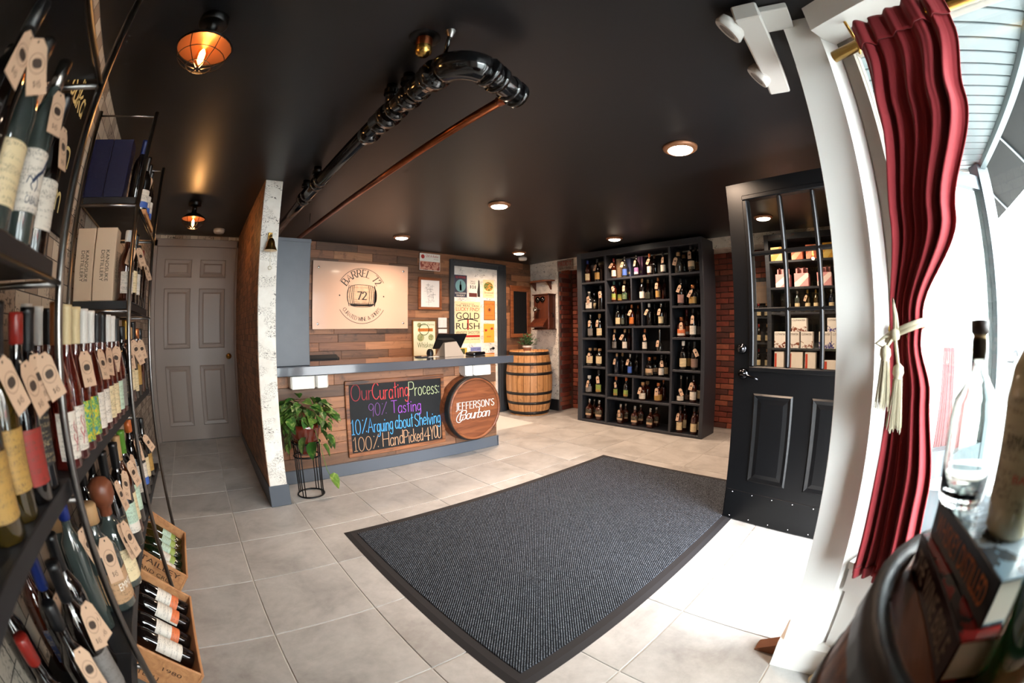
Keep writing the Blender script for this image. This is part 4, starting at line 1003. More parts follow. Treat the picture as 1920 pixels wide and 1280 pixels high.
mb = MB(); stroke_text(mb, 'Bourbon', lambda a, b: mJ(2.15 + a, .362 + b), .085, 1.25, .5, 0, .3, .7, 0, .34)
ribbon(mb, crom([(2.185, .44), (2.15, .425), (2.12, .39), (2.118, .355), (2.145, .342), (2.175, .36), (2.19, .39)]), lambda a, b: .006, mJ)
mb.build('lettering', MC['sign_white'], be, world=True)
# white paper dispensers under the worktop
for k, (x0, x1, side, lb) in enumerate(((.655, .955, .66, 'long white paper dispenser under counter above the leafy plant'), (2.255, 2.555, .3, 'white paper dispenser under counter above the barrel end'))):
    t_ = thing('paper_dispenser', lb, 'dispenser', ((x0 + x1) / 2, 3.22, .748), group=None)
    prof = [(0, 0), (.012, -.006), (.03, -.0), (.08, .012), (.105, .03), (.105, .098), (0, .098)]
    q = [(3.17 + a, .756 + b) for a, b in ((0, .0), (.004, .094), (.1, .094), (.1, .02), (.07, -.004), (.03, -.008))]
    xs = x0 + (x1 - x0) * side
    for nm, a, b, e in (('cover', x0, xs - .002, 0), ('lid', xs + .002, x1, .004)):
        mb = MB()
        n = len(q)
        vs = []
        for xx, ins in ((a, .012), (a + .012, 0), (b - .012, 0), (b, .012)):
            for (yy, zz) in q: vs.append((xx, yy + ins - e, min(zz + (ins if zz < .8 else 0), .8545)))
        fs = [tuple(range(n)), tuple(range(3 * n, 4 * n))[::-1]]
        for r in range(3):
            for i in range(n): fs.append((r * n + i, (r + 1) * n + i, (r + 1) * n + (i + 1) % n, r * n + (i + 1) % n))
        mb.add(vs, fs).build(nm, M_PLAST, t_, world=True)
# tablet till
tb_ = thing('tablet_till', 'black tablet till on a beige stand on the counter', 'tablet', (2.28, 3.6, .926))
MB().add([(2.19, 3.42, .926), (2.42, 3.42, .926), (2.42, 3.6, .926), (2.19, 3.6, .926), (2.22, 3.47, 1.06), (2.36, 3.47, 1.07), (2.36, 3.50, 1.07), (2.22, 3.50, 1.06)], [(3, 2, 1, 0), (4, 5, 6, 7), (0, 1, 5, 4), (1, 2, 6, 5), (2, 3, 7, 6), (3, 0, 4, 7)]).build('stand', mat('beige_till_plastic', '9a8d80', .4), tb_, world=True)
MB().cbox(-.17, -.012, -.09, .17, .006, .09, .006, T(2.30, 3.50, 1.075) @ RX(math.radians(38))).build('screen', mat('black_gloss_plastic', '0c0c0e', .15, coat=.5), tb_, world=True)
cr = thing('hand_scanner', 'black cable and scanner lying beside the tablet till', 'scanner', (2.1, 3.55, .926))
MB().lathe([(.03, 0), (.036, .03), (.03, .06), (.014, .075)], 14, T(2.13, 3.6, .926)).build('body', M_BLK, cr, world=True)
MB().tube([(2.12, 3.58, .931), (2.06, 3.52, .931), (1.98, 3.5, .931), (1.95, 3.58, .931), (2.04, 3.62, .931)], .005, 6).build('cable', M_RUB, cr, world=True)
tag(MB().cbox(1.98, 3.52, .926, 2.19, 3.66, .928, .0005).build('paper_sheet', M_PLAST), 'white paper sheet under the scanner on the counter', 'paper')
cm = thing('card_terminal', 'black card terminal lying on the counter before poster door', 'card reader', (2.62, 3.5, .926))
MB().cbox(-.1, -.06, 0, .1, .06, .03, .008, T(2.63, 3.52, .926) @ RZ(.3)).build('body', MC['black_gloss_plastic'], cm, world=True)
MB().cbox(-.06, -.045, .03, .04, .045, .034, .002, T(2.63, 3.52, .926) @ RZ(.3)).build('screen', mat('dark_lcd', '2a2e33', .1), cm, world=True)
# office chair behind the counter
oc = thing('office_chair', 'black chair back peeking over the counter below sign', 'chair', (1.15, 4.1, 0))
MB().cbox(-.24, -.04, .62, .24, .04, .955, .035, T(1.15, 4.2, 0)).build('backrest', mat('black_fabric', '0d0d0f', .8), oc, world=True)
MB().cbox(-.25, -.25, .44, .25, .22, .52, .03, T(1.15, 4.0, 0)).build('seat', MC['black_fabric'], oc, world=True)
MB().tube([(1.15, 4.02, .44), (1.15, 4.02, .08)], .03, 10).build('column', M_BLK, oc, world=True)
for i in range(5):
    a = 2 * pi * i / 5
    MB().tube([(1.15, 4.02, .09), (1.15 + .26 * math.cos(a), 4.02 + .26 * math.sin(a), .05)], .018, 6).build('leg', M_BLK, oc, world=True)
    MB().lathe([(.025, -.012), (.025, .012)], 10, T(1.15 + .26 * math.cos(a), 4.02 + .26 * math.sin(a), .025) @ RX(pi / 2)).build('caster', M_RUB, oc, world=True)
# ------------------------------------------------------------------ oak barrels
def barrel(o, x, y, hgt, rb, rh, oakm, top=None, hoops=(.045, .2, .35), nst=22, hm=None):
    def rad(z): u = 2 * z / hgt - 1; return rb - (rb - rh) * u * u
    for i in range(nst):
        a0 = 2 * pi * i / nst + .008; a1 = 2 * pi * (i + 1) / nst - .008
        mb = MB(); vs = []; n = 10
        for j in range(n + 1):
            z = hgt * j / n; r = rad(z)
            for r_ in (r, r - .025):
                for a in (a0, (a0 + a1) / 2, a1): vs.append((x + r_ * math.cos(a), y + r_ * math.sin(a), z))
        fs = []
        for j in range(n):
            b = j * 6
            for (p, q) in ((0, 1), (1, 2)): fs.append((b + p, b + q, b + 6 + q, b + 6 + p))
            for (p, q) in ((4, 3), (5, 4)): fs.append((b + p, b + q, b + 6 + q, b + 6 + p))
        t = n * 6
        fs += [(t + 0, t + 1, t + 4, t + 3), (t + 1, t + 2, t + 5, t + 4)]
        mb.add(vs, fs, True).build('stave', oakm, o, world=True)
    for f in hoops:
        for g in (f, 1 - f):
            zc = hgt * g; hw = .022 if f < .1 else .019
            mb = MB().lathe([(rad(zc - hw) + .0005, zc - hw), (rad(zc - hw) + .003, zc - hw), (rad(zc + hw) + .003, zc + hw), (rad(zc + hw) + .0005, zc + hw)], 40, T(x, y, 0))
            h_ = mb.build('hoop', M_HOOP, o, world=True)
            rv = MB()
            for da in (-.03, .03):
                a = math.atan2(-y, -x) + .25 + da
                r = rad(zc) + .003
                rv.lathe([(.006, 0), (.004, .003), (.001, .004)], 8, T(x + r * math.cos(a), y + r * math.sin(a), zc) @ RZ(a) @ RY(pi / 2))
            rv.build('rivets', M_STEEL, h_, world=True)
    MB().lathe([(.001, hgt - .025), (rh - .02, hgt - .025)], 30, T(x, y, 0)).build('head', hm or oakm, o, world=True)
b1 = thing('oak_barrel', 'pale oak barrel standing in the corner beside the counter', 'barrel', (4.18, 4.33, 0))
barrel(b1, 4.18, 4.33, .9, .33, .275, M_OAK)
pt = thing('potted_plant', 'small bushy green plant in a terracotta pot on oak barrel', 'plant', (4.1, 4.28, .875))
MB().lathe([(.045, .876), (.06, .94), (.064, .945), (.06, .958), (.05, .95)], 18, T(4.08, 4.26, 0)).build('pot', mat('terracotta', '9c6a4d', .7), pt, world=True)
MB().lathe([(.066, .94), (.07, .95), (.066, .965)], 18, T(4.08, 4.26, 0)).build('cloth_band', mat('burlap_white', 'd9cfc4', .9), pt, world=True)
gm = mat('small_leaf_green', '3f5f36', .6, var=.3)
lfm = MB().add([(0, 0, 0), (.012, .02, .004), (0, .055, .0), (-.012, .02, .004)], [(0, 1, 2, 3)]).mesh('leaf')
for i in range(150):
    a = RND.uniform(0, 2 * pi); e = RND.uniform(.1, 1.35); r = RND.uniform(.03, .13)
    p = (4.08 + r * math.cos(a) * math.cos(e) - 4.1, 4.26 + r * math.sin(a) * math.cos(e) - 4.28, .955 + r * math.sin(e) * 1.3 - .875)
    inst('leaf', lfm, gm, pt, p, (RND.uniform(.2, 1.2), RND.uniform(-.4, .4), a - pi / 2))
# ------------------------------------------------------------------ entrance mat
mt = thing('entrance_mat', 'large charcoal ribbed entrance mat with black rubber edge', 'mat', (1.92, 1.51, 0))
MB().add([(.69, .753, .0005), (3.16, .753, .0005), (3.16, 2.27, .0005), (.69, 2.27, .0005), (.72, .783, .007), (3.13, .783, .007), (3.13, 2.24, .007), (.72, 2.24, .007)], [(3, 2, 1, 0), (4, 5, 6, 7), (0, 1, 5, 4), (1, 2, 6, 5), (2, 3, 7, 6), (3, 0, 4, 7)]).build('rubber_border', M_RUB, mt, world=True)
MB().cbox(.755, .818, .006, 3.095, 2.205, .0115, .002).build('carpet', M_CARPET, mt, world=True)
# ------------------------------------------------------------------ open black entrance door (hinged at the front wall)
DW = .9
dr = thing('door_3', 'open black entrance door with nine glass panes', 'door', (2.395, -.078, 0), math.radians(83.3), kind='structure')
# local x: from hinge to free edge, y: towards the camera side (-x world)
gx0, gx1, gz0, gz1 = .15, .77, .955, 1.925
mb = MB()
for q in ((0, .006, gx0, 2.036), (gx1, .006, DW, 2.036), (gx0, gz1, gx1, 2.036), (gx0, .006, gx1, gz0)): mb.box(q[0], -.022, q[1], q[2], .022, q[3])
mb.build('door_leaf', M_BLKP, dr)
mw = (gx1 - gx0) / 3; mh = (gz1 - gz0) / 3
for s in (1, -1):
    for q in ((gx0 - .03, gz0 - .03, gx1 + .03, gz0), (gx0 - .03, gz1, gx1 + .03, gz1 + .03), (gx0 - .03, gz0, gx0, gz1), (gx1, gz0, gx1 + .03, gz1)):
        MB().cbox(q[0], .02 if s > 0 else -.032, q[1], q[2], .032 if s > 0 else -.02, q[3], .005).build('glazing_bead', M_BLKP, dr)
for i in range(3):
    for j in range(3):
        MB().box(gx0 + i * mw, -.003, gz0 + j * mh, gx0 + (i + 1) * mw, .003, gz0 + (j + 1) * mh).build('pane', M_PANE, dr)
for i in (1, 2):
    MB().cbox(gx0 + i * mw - .011, -.02, gz0, gx0 + i * mw + .011, .024, gz1, .006).build('muntin', M_BLKP, dr)
    MB().cbox(gx0, -.02, gz0 + i * mh - .011, gx1, .024, gz0 + i * mh + .011, .006).build('muntin', M_BLKP, dr)
for (x0, x1) in ((.13, .40), (.515, .765)):
    z0, z1 = .27, .80
    for s in (1, -1):
        y = .022 * s
        ring = lambda a, d: [(x0 + a, y + s * d, z0 + a), (x1 - a, y + s * d, z0 + a), (x1 - a, y + s * d, z1 - a), (x0 + a, y + s * d, z1 - a)]
        vs = ring(0, .0005) + ring(.01, .009) + ring(.022, .004) + ring(.03, .001) + ring(.055, .008)
        fs = [(k * 4 + i, k * 4 + (i + 1) % 4, k * 4 + 4 + (i + 1) % 4, k * 4 + 4 + i) for k in range(4) for i in range(4)] + [(16, 17, 18, 19)]
        if s > 0: fs = [f[::-1] for f in fs]
        MB().add(vs, fs).build('panel', M_BLKP, dr)
MB().cbox(.01, .022, .01, .89, .0255, .2, .0012).build('kick_plate', M_BLKP, dr)
mb = MB()
for i in range(7):
    for z in (.025, .185): mb.lathe([(.004, 0), (.003, .0015)], 6, T(.04 + i * .135, .0255, z) @ RX(-pi / 2))
mb.build('screws', M_CHROME, dr)
MB().lathe([(.03, 0), (.03, .012), (.024, .018), (.014, .02), (.013, .028), (.001, .028)], 20, T(.845, .022, 1.055) @ RX(-pi / 2)).build('deadbolt', mat('black_chrome', '3d3d40', .15, 1), dr)
lv = MB().lathe([(.033, 0), (.033, .01), (.022, .02), (.013, .022), (.013, .05)], 20, T(.835, .022, .91) @ RX(-pi / 2))
lv.tube([(.835, .068, .91), (.79, .07, .905), (.75, .068, .895), (.725, .06, .885)], .008, 8)
lv.build('lever_handle', MC['black_chrome'], dr)
for z in (.25, 1.0, 1.8): MB().tube([(-.006, .026, z - .05), (-.006, .026, z + .05)], .008, 8).build('hinge', M_BLK, dr)
# ------------------------------------------------------------------ bottles
GLASS = {'am': mat('amber_whiskey_glass', '3a1205', .04, coat=1), 'dk': mat('dark_glass', '0c0706', .04, coat=1), 'cl': mat('smoky_clear_glass', '2b2a28', .04, coat=1), 'bl': mat('blue_black_glass', '0a1020', .04, coat=1),
         'gn': mat('green_bottle_glass', '0f1a0a', .04, coat=1), 'rs': mat('rose_wine_glass', '451009', .04, coat=1), 'wh': mat('pale_gin_glass', '39413e', .03, coat=1), 'go': mat('golden_spirit_glass', '33270a', .04, coat=1)}
GNAME = {'am': 'amber', 'dk': 'dark', 'cl': 'clear', 'bl': 'blue black', 'gn': 'green', 'rs': 'rose red', 'wh': 'clear', 'go': 'golden'}
LC = {'cream': 'd8c49c', 'white': 'ddd3c6', 'grey': '77726e', 'gold': 'a98344', 'green': '8fa04a', 'forest': '35553a', 'blue': '3a5fb0', 'purple': '87598e', 'orange': 'c46a24', 'pink': 'a87d74', 'brown': '84695c', 'dark': '2b2622', 'band': 'c9a988', 'shield': 'd96f3c', 'kraft': 'b08a66',
      'navy': '2a3350', 'black': '17171a', 'mint': 'b7cdb8', 'rainbow': 'd0902c', 'teal': '4a7c80', 'red': '8c2820'}
LAB = {k: m_print('bottle_label_' + k, v, 'cbb488' if k in ('dark', 'black', 'navy', 'forest') else '4a3f34') for k, v in LC.items()}
LAB['rainbow'] = m_blotch('rainbow_mosaic_label', ('2a6f8f', '4c8a4a', 'a9b13c', 'd9a92a', 'd9722a'), 110)
CAP = {k: mat('cap_' + k, v, r, mt_) for k, v, r, mt_ in (('blue', '1d2f7a', .35, .2), ('black', '111113', .35, 0), ('silver', '9a9692', .25, 1), ('cork', 'a9835a', .7, 0), ('white', 'e4e0da', .35, 0), ('red', '7d2018', .35, 0), ('orange', 'c1622a', .35, .1), ('teal', '4f7d74', .4, 0), ('copper', 'a7663d', .3, .8), ('brown', '5a3422', .5, 0), ('cream', 'd2bd92', .4, 0), ('green', '4d7a22', .4, 0), ('gold', 'b58f45', .3, .8), ('navy', '1c2a63', .35, .1), ('wax', '7a1c15', .3, 0), ('wood', '6d3a24', .4, 0))}
KIND = {  # body profile, cap profile, label (z0,z1), neck z for the tag, squareness
 'K': ([(.001, 0), (.034, 0), (.037, .004), (.037, .155), (.034, .178), (.022, .198), (.0145, .212), (.0135, .245)], [(.0135, .238), (.016, .24), (.016, .282), (.014, .286), (.001, .286)], (.03, .115), .225, 0),
 'S': ([(.001, 0), (.041, 0), (.045, .006), (.045, .105), (.041, .125), (.026, .142), (.016, .152), (.015, .175)], [(.015, .17), (.021, .172), (.021, .205), (.018, .208), (.001, .208)], (.02, .085), .165, 0),
 'Q': ([(.001, 0), (.034, 0), (.036, .003), (.036, .125), (.030, .14), (.016, .15), (.0145, .178)], [(.0145, .172), (.02, .174), (.02, .20), (.001, .202)], (.035, .115), .16, 5),
 'D': ([(.001, 0), (.032, 0), (.036, .01), (.04, .11), (.036, .135), (.018, .152), (.0135, .165), (.0135, .19)], [(.0135, .185), (.018, .187), (.017, .225), (.012, .232), (.001, .232)], (.045, .115), .175, 4),
 'N': ([(.001, 0), (.04, 0), (.042, .006), (.042, .06), (.034, .085), (.02, .1), (.012, .13), (.011, .25)], [(.011, .24), (.0135, .242), (.0135, .28), (.001, .282)], (.012, .06), .15, 0),
 'W': ([(.001, 0), (.036, 0), (.0375, .004), (.0375, .175), (.034, .2), (.022, .222), (.0145, .238), (.014, .25)], [(.0142, .236), (.0155, .24), (.0155, .30), (.0165, .302), (.0165, .312), (.001, .312)], (.045, .135), .245, 0),
 'F': ([(.001, 0), (.036, 0), (.0375, .004), (.0375, .13), (.035, .155), (.028, .185), (.018, .218), (.0145, .24), (.0145, .26)], [(.0148, .245), (.0155, .248), (.0155, .318), (.0165, .32), (.0165, .33), (.001, .33)], (.02, .115), .24, 0),
 'G': ([(.001, 0), (.04, 0), (.043, .008), (.043, .12), (.038, .145), (.022, .16), (.016, .168), (.016, .182)], [(.017, .175), (.018, .195), (.026, .202), (.034, .222), (.032, .245), (.02, .258), (.001, .262)], (.02, .1), .172, 0),
 'H': ([(.001, 0), (.031, 0), (.033, .005), (.033, .2), (.03, .222), (.016, .245), (.0135, .255), (.0135, .285)], [(.0135, .27), (.0165, .272), (.0165, .325), (.001, .327)], (.05, .15), .262, 0),
}
BM = {}
def bmesh_for(kind, seg=16):
    if (kind, seg) in BM: return BM[kind, seg]
    body, cap, (l0, l1), nz, sq = KIND[kind]
    b = MB().lathe(body, seg, None, sq).mesh('glass')
    c = MB().lathe(cap, seg).mesh('cap')
    def rat(z):
        for (r0, z0), (r1, z1) in zip(body, body[1:]):
            if z0 <= z <= z1: return r0 + (r1 - r0) * (z - z0) / max(1e-6, z1 - z0)
        return body[-1][0]
    n = 6
    prof = [(rat(l0 + (l1 - l0) * i / n) + .0007, l0 + (l1 - l0) * i / n) for i in range(n + 1)]
    l = MB().lathe(prof, 14, None, sq, True, -pi / 2 - 1.25, -pi / 2 + 1.25).mesh('label')
    prof2 = [(r + .0006, z) for r, z in prof if z < l0 + (l1 - l0) * .34]
    l2 = MB().lathe(prof2, 12, None, sq, True, -pi / 2 - 1.0, -pi / 2 + 1.0).mesh('label_band')
    BM[kind, seg] = (b, c, l, l2, nz, rat(nz), rat)
    return BM[kind, seg]
_tp = [(-.019, -.082), (.019, -.082), (.019, -.014), (.010, 0), (-.010, 0), (-.019, -.014)]
TAGM = MB().prism(_tp, -.0005, .0005, RX(pi / 2)).mesh('price_tag')
_mb = MB(); 
_oct = [(.0095 * math.cos(a) * (1 / (abs(math.cos(a)) ** 3 + abs(math.sin(a)) ** 3) ** (1 / 3)), -.038 + .0075 * math.sin(a) * (1 / (abs(math.cos(a)) ** 3 + abs(math.sin(a)) ** 3) ** (1 / 3))) for a in [2 * pi * i / 14 for i in range(14)]]
_mb.add([(x, -.0009, z) for x, z in _oct], [tuple(range(14))])
disc(_mb, lambda a, b: (a, -.0009, b), 0, -.038, .0155, 24, .0148)
disc(_mb, lambda a, b: (a, -.0009, b), 0, -.006, .0022, 8)
stroke_text(_mb, '$45', lambda a, b: (-.007 + a, -.0009, -.072 + b), .009, 1.1, None, 0, 0, 1.5, 0, .014)
TAGP = _mb.mesh('tag_print')
M_TAG = mat('kraft_price_tag', 'c4a287', .75)
M_TAGI = mat('tag_ink', '3b2c22', .7)
def bottle(label, loc, kind, glass, lab, cap, tg=0, rz=0, group=None, sc=1.0, rot=None, name='whiskey_bottle', tags=None, seg=16, cat='bottle', band=None, tilt=None):
    b, c, l, l2, nz, nr, rat = bmesh_for(kind, seg)
    o = thing(name, label, cat, loc, rz, group, rot=rot)
    o.scale = (sc, sc, sc)
    inst('glass', b, GLASS[glass], o)
    inst('cap', c, CAP[cap], o)
    if lab != 'none': inst('label', l, LAB[lab], o)
    if band: inst('label_band', l2, LAB[band], o)
    for k in range(tg if tags is None else 1):
        tl = tilt if tilt is not None else RND.uniform(-.5, .5)
        sx = RND.uniform(-.012, .012)
        t = inst('price_tag', TAGM, M_TAG, o, (sx, -nr - .022 - .004 * k, nz - .012), (RND.uniform(-.32, -.18), tl, RND.uniform(-.3, .3)))
        inst('tag_print', TAGP, M_TAGI, t)
        mb = MB().tube([(sx, -nr - .022, nz - .014), (sx * .5, -nr - .008, nz + .003), (nr + .001, 0, nz + .006), (0, nr + .001, nz + .006), (-nr - .001, 0, nz + .006), (0, -nr - .006, nz + .003), (sx, -nr - .022, nz - .014)], .0008, 4)
        so_ = mb.build('string', M_RUB, t)
        so_.matrix_parent_inverse = t.matrix_basis.inverted()
    return o
ORD = ['first', 'second', 'third', 'fourth', 'fifth', 'sixth', 'seventh', 'eighth', 'ninth', 'tenth', 'eleventh', 'twelfth']
# ------------------------------------------------------------------ charcoal cubby unit
UX = 4.24
un = thing('shelving_unit', 'tall charcoal cubby shelving unit full of whiskey bottles', 'shelving unit', (4.4, 2.6, 0))
Y0, Y1, XB = 1.735, 3.48, 4.60
MB().cbox(UX, Y0, 0, XB, Y0 + .045, 2.16, .002).build('side_panel', M_UNIT, un, world=True)
MB().cbox(UX, Y1 - .075, 0, XB, Y1, 2.16, .002).build('side_panel', M_UNIT, un, world=True)
MB().cbox(UX, Y0 + .045, 2.09, XB, Y1 - .075, 2.16, .002).build('top_panel', M_UNIT, un, world=True)
MB().cbox(UX, Y0 + .045, 0, XB, Y1 - .075, .03, .002).build('base_panel', M_UNIT, un, world=True)
MB().box(XB - .012, Y0 + .045, .03, XB, Y1 - .075, 2.09).build('back_panel', mat('shelf_back_black', '101012', .6), un, world=True)
D1, D2 = 3.03, 2.14
for d in (D1, D2): MB().cbox(UX + .002, d - .014, .03, XB - .012, d + .014, 2.09, .002).build('divider', M_UNIT, un, world=True)
CUB = {}
def shelf_(y0, y1, z): MB().cbox(UX + .002, y0, z - .024, XB - .012, y1, z, .002).build('shelf', M_UNIT, un, world=True)
lz = [.03, .365, .715, 1.075, 1.427, 1.78]; mz = [.03, .35, .636, .928, 1.218, 1.513, 1.80]; rz_ = [.03, .382, .734, 1.087, 1.432, 1.79]
for z in lz[1:]: shelf_(D1 + .014, Y1 - .075, z)
for z in mz[1:]: shelf_(D2 + .014, D1 - .014, z)
for z in rz_[1:]: shelf_(Y0 + .045, D2 - .014, z)
for k, d in ((4 + 1, 2.66), (4, 2.52), (3, 2.65), (2, 2.515), (1, 2.645)):
    MB().cbox(UX + .004, d - .009, mz[k], XB - .012, d + .009, mz[k + 1] - .024, .002).build('divider', M_UNIT, un, world=True)
CZ = {}
RN = ['top', 'second', 'third', 'fourth', 'fifth', 'bottom']
for i in range(6):
    CZ['L%d' % (i + 1)] = (lz[5 - i], RN[i] + ' cubby of left column')
    CZ['R%d' % (i + 1)] = (rz_[5 - i], RN[i] + ' cubby of right column')
for i, n_ in enumerate(('top', 'second', 'third', 'fourth', 'fifth', 'sixth', 'bottom')):
    for s_, w_ in (('', ''), ('a', 'left half'), ('b', 'right half')):
        CZ['M%d%s' % (i + 1, s_)] = (mz[6 - i], ('wide ' + n_ + ' middle cubby') if not s_ else n_ + ' middle row ' + w_)
BT = """L1 0 3.37 K am cream blue 0;L1 1 3.37 T grey;L1 0 3.20 K dk gold black 1;L1 1 3.22 T brown;L2 0 3.34 S cl white silver 1;L2 1 3.36 S cl cream silver 0;L2 0 3.15 K dk none black 1;L3 0 3.32 K dk grey silver 1;L3 0 3.18 K dk cream cork 1;L4 0 3.33 Q dk cream cork 1;L4 1 3.34 Q dk none cork 0;L4 0 3.18 Q dk cream cork 0;L5 0 3.35 S dk grey white 1;L5 0 3.19 K dk green black 1;L6 0 3.34 D am dark silver 0;L6 1 3.35 D am dark silver 0;L6 0 3.18 D am dark silver 0;M1 0 2.94 K am white red 1;M1 1 2.94 T creamred;M1 0 2.78 K cl blue black 1;M1 1 2.79 X navy;M1 0 2.61 K dk purple black 1;M1 1 2.62 X mauve;M1 0 2.43 K am white orange 1;M1 1 2.43 K dk none brown 0;M1 0 2.25 K dk white black 1;M2a 0 2.95 K am green teal 1;M2a 1 2.94 K am green teal 0;M2a 0 2.79 K dk forest cork 1;M2a 1 2.81 K am none black 0;M2b 0 2.55 K dk white cork 0;M2b 1 2.54 K am cream cork 0;M2b 1 2.48 K dk none black 0;M2b 0 2.33 K am gold copper 1;M2b 1 2.31 K am none black 0;M3a 0 2.90 K dk cream black 0;M3a 1 2.91 K dk cream black 0;M3a 1 2.85 K dk none black 0;M3a 0 2.70 K am orange copper 1;M3a 1 2.68 K am none copper 0;M3b 0 2.46 K dk none white 1;M3b 1 2.45 K dk none black 0;M3b 0 2.30 K dk cream silver 1;M3b 1 2.30 K dk none black 0;M4a 0 2.95 K dk grey cork 1;M4a 0 2.80 K dk white cork 1;M4a 1 2.81 K am none cork 0;M4b 0 2.52 K dk white copper 1;M4b 0 2.32 N cl none silver 1;M5a 0 2.92 K bl none cork 1;M5a 1 2.91 K dk none cork 0;M5a 0 2.72 K dk blue silver 1;M5a 1 2.70 K dk none black 0;M5b 0 2.46 S dk band copper 0;M5b 1 2.45 S dk band copper 0;M5b 0 2.30 K dk white black 1;M5b 1 2.30 K dk cream black 0;M6a 0 2.93 K dk green orange 1;M6a 0 2.78 K dk green orange 0;M6b 0 2.54 S am white cork 1;M6b 1 2.55 S am none cork 0;M6b 0 2.33 S am gold copper 1;M6b 1 2.33 K am none copper 0;M7 0 2.85 D am dark silver 1;M7 1 2.85 D am dark silver 0;M7 0 2.64 D am dark silver 0;M7 1 2.63 D am dark silver 0;M7 0 2.43 D am dark silver 0;M7 1 2.41 D am dark silver 0;R1 0 2.06 S cl none cork 1;R1 1 2.05 S cl none cork 0;R1 0 1.90 K dk band black 1;R1 1 1.89 K dk gold black 0;R2 0 2.04 K dk pink black 1;R2 1 2.03 K dk none black 0;R2 0 1.89 S dk gold copper 1;R2 1 1.89 K dk none black 0;R3 0 2.04 S am shield copper 1;R3 1 2.03 K am shield red 0;R3 0 1.90 K dk white black 1;R3 1 1.89 K dk grey black 0;R4 0 2.02 K dk cream white 0;R4 1 2.01 K dk gold black 0;R4 0 1.88 K dk brown black 1;R5 0 2.04 N dk white silver 1;R5 1 2.02 N dk brown silver 0;R5 0 1.89 K am white black 1;R5 1 1.85 K dk cream black 0;R6 0 2.04 K am cream black 1;R6 1 2.04 K am cream black 0;R6 0 1.86 K am cream black 0;R6 1 1.86 K am cream black 0"""
cnt = {}
KN = {'K': '', 'S': 'squat', 'Q': 'square', 'D': 'flask', 'N': 'slim'}
for row in BT.split(';'):
    a = row.split()
    if not a: continue
    cu_, dep, y = a[0], int(a[1]), float(a[2])
    z, cn = CZ[cu_]
    x = 4.31 if not dep else 4.43
    n = cnt.get((cu_, dep), 0); cnt[cu_, dep] = n + 1
    where = ('%s from left, ' % ORD[n]) + ('back row, ' if dep else '') + cn
    y += RND.uniform(-.004, .004)
    lo_, hi_ = {'L': (3.044, 3.405), 'M': (2.154, 3.016), 'R': (1.78, 2.126)}[cu_[0]]
    y = max(lo_ + .05, min(hi_ - .05, y))
    if a[3] == 'T':
        o = thing('whiskey_tin', a[4].replace('creamred', 'cream and red') + ' tube tin, ' + where, 'tin', (x, y, z))
        MB().lathe([(.001, 0), (.04, 0), (.04, .235)], 18).build('tube', LAB.get({'grey': 'grey', 'brown': 'brown', 'creamred': 'band'}[a[4]]), o)
        MB().lathe([(.041, .235), (.041, .258), (.001, .26)], 18).build('lid', CAP['silver' if a[4] == 'grey' else 'cream'], o)
    elif a[3] == 'X':
        o = thing('gift_box', a[4] + ' gift box, ' + where, 'box', (x, y, z))
        MB().cbox(-.04, -.042, 0, .04, .042, .25, .002).build('carton', mat('carton_' + a[4], {'navy': '3f4a6a', 'mauve': '8a5f85'}[a[4]], .5), o)
        mb = MB(); rect(mb, lambda p, q: (-.0406, -p, q), -.03, .05, .03, .08); mb.build('printed_band', LAB['cream'], o)
    else:
        k, g, lb, cp, tg = a[3], a[4], a[5], a[6], int(a[7])
        d_ = ' '.join((GNAME[g], KN[k], 'bottle', ('with %s label' % lb if lb != 'none' else ''), ('tagged' if tg else ''), ', ')).replace(' , ', ', ')
        lbl = ' '.join((d_ + where).split()).replace(' ,', ',')
        sc = {'K': 1.0, 'S': 1.05, 'Q': 1.05, 'D': 1.05, 'N': .95}[k] * RND.uniform(.95, 1.03)
        if cu_[0] != 'M': sc *= 1.07
        if cu_[0] == 'M' and KIND[k][1][-1][1] * sc > .255: sc = .255 / KIND[k][1][-1][1]
        bottle(lbl, (x, y, z), k, g, lb, cp, tg, -pi / 2 + RND.uniform(-.15, .25), 'whiskey bottles in the cubby unit', sc, band={'green': 'gold', 'dark': 'band', 'shield': 'white', 'purple': 'white', 'band': 'dark'}.get(lb))
# ------------------------------------------------------------------ second unit seen through the door glass
u2 = thing('shelving_unit', 'grey shelving unit of gift packs seen through the door panes', 'shelving unit', (4.55, .55, 0))
MB().cbox(4.36, 1.03, 0, 4.86, 1.075, 2.12, .002).build('side_panel', M_UNIT, u2, world=True)
MB().cbox(4.36, .09, 0, 4.86, .12, 2.12, .002).build('side_panel', M_UNIT, u2, world=True)
MB().cbox(4.36, .12, 2.06, 4.86, 1.03, 2.12, .002).build('top_panel', M_UNIT, u2, world=True)
MB().box(4.84, .12, 0, 4.86, 1.03, 2.06).build('back_panel', MC['shelf_back_black'], u2, world=True)
u2z = [.45, .77, .99, 1.34, 1.585, 1.85]
for z in u2z: MB().cbox(4.362, .12, z - .022, 4.84, 1.03, z, .002).build('shelf', M_UNIT, u2, world=True)
MB().cbox(4.364, .5, 1.34, 4.84, .52, 1.563, .002).build('divider', M_UNIT, u2, world=True)
PKC = {'pink': ('d99a9c', 'f0dcd8'), 'cutb': ('efe9e4', '7b3a1c'), 'cutp': ('efe9e4', '3f3a8c'), 'fruit': ('efe6dc', 'c8452e'), 'yellow': ('dda63a', 'e9c76a'), 'coral': ('d2704f', 'e8b090'), 'lemon': ('e9cf8a', 'd59a50')}
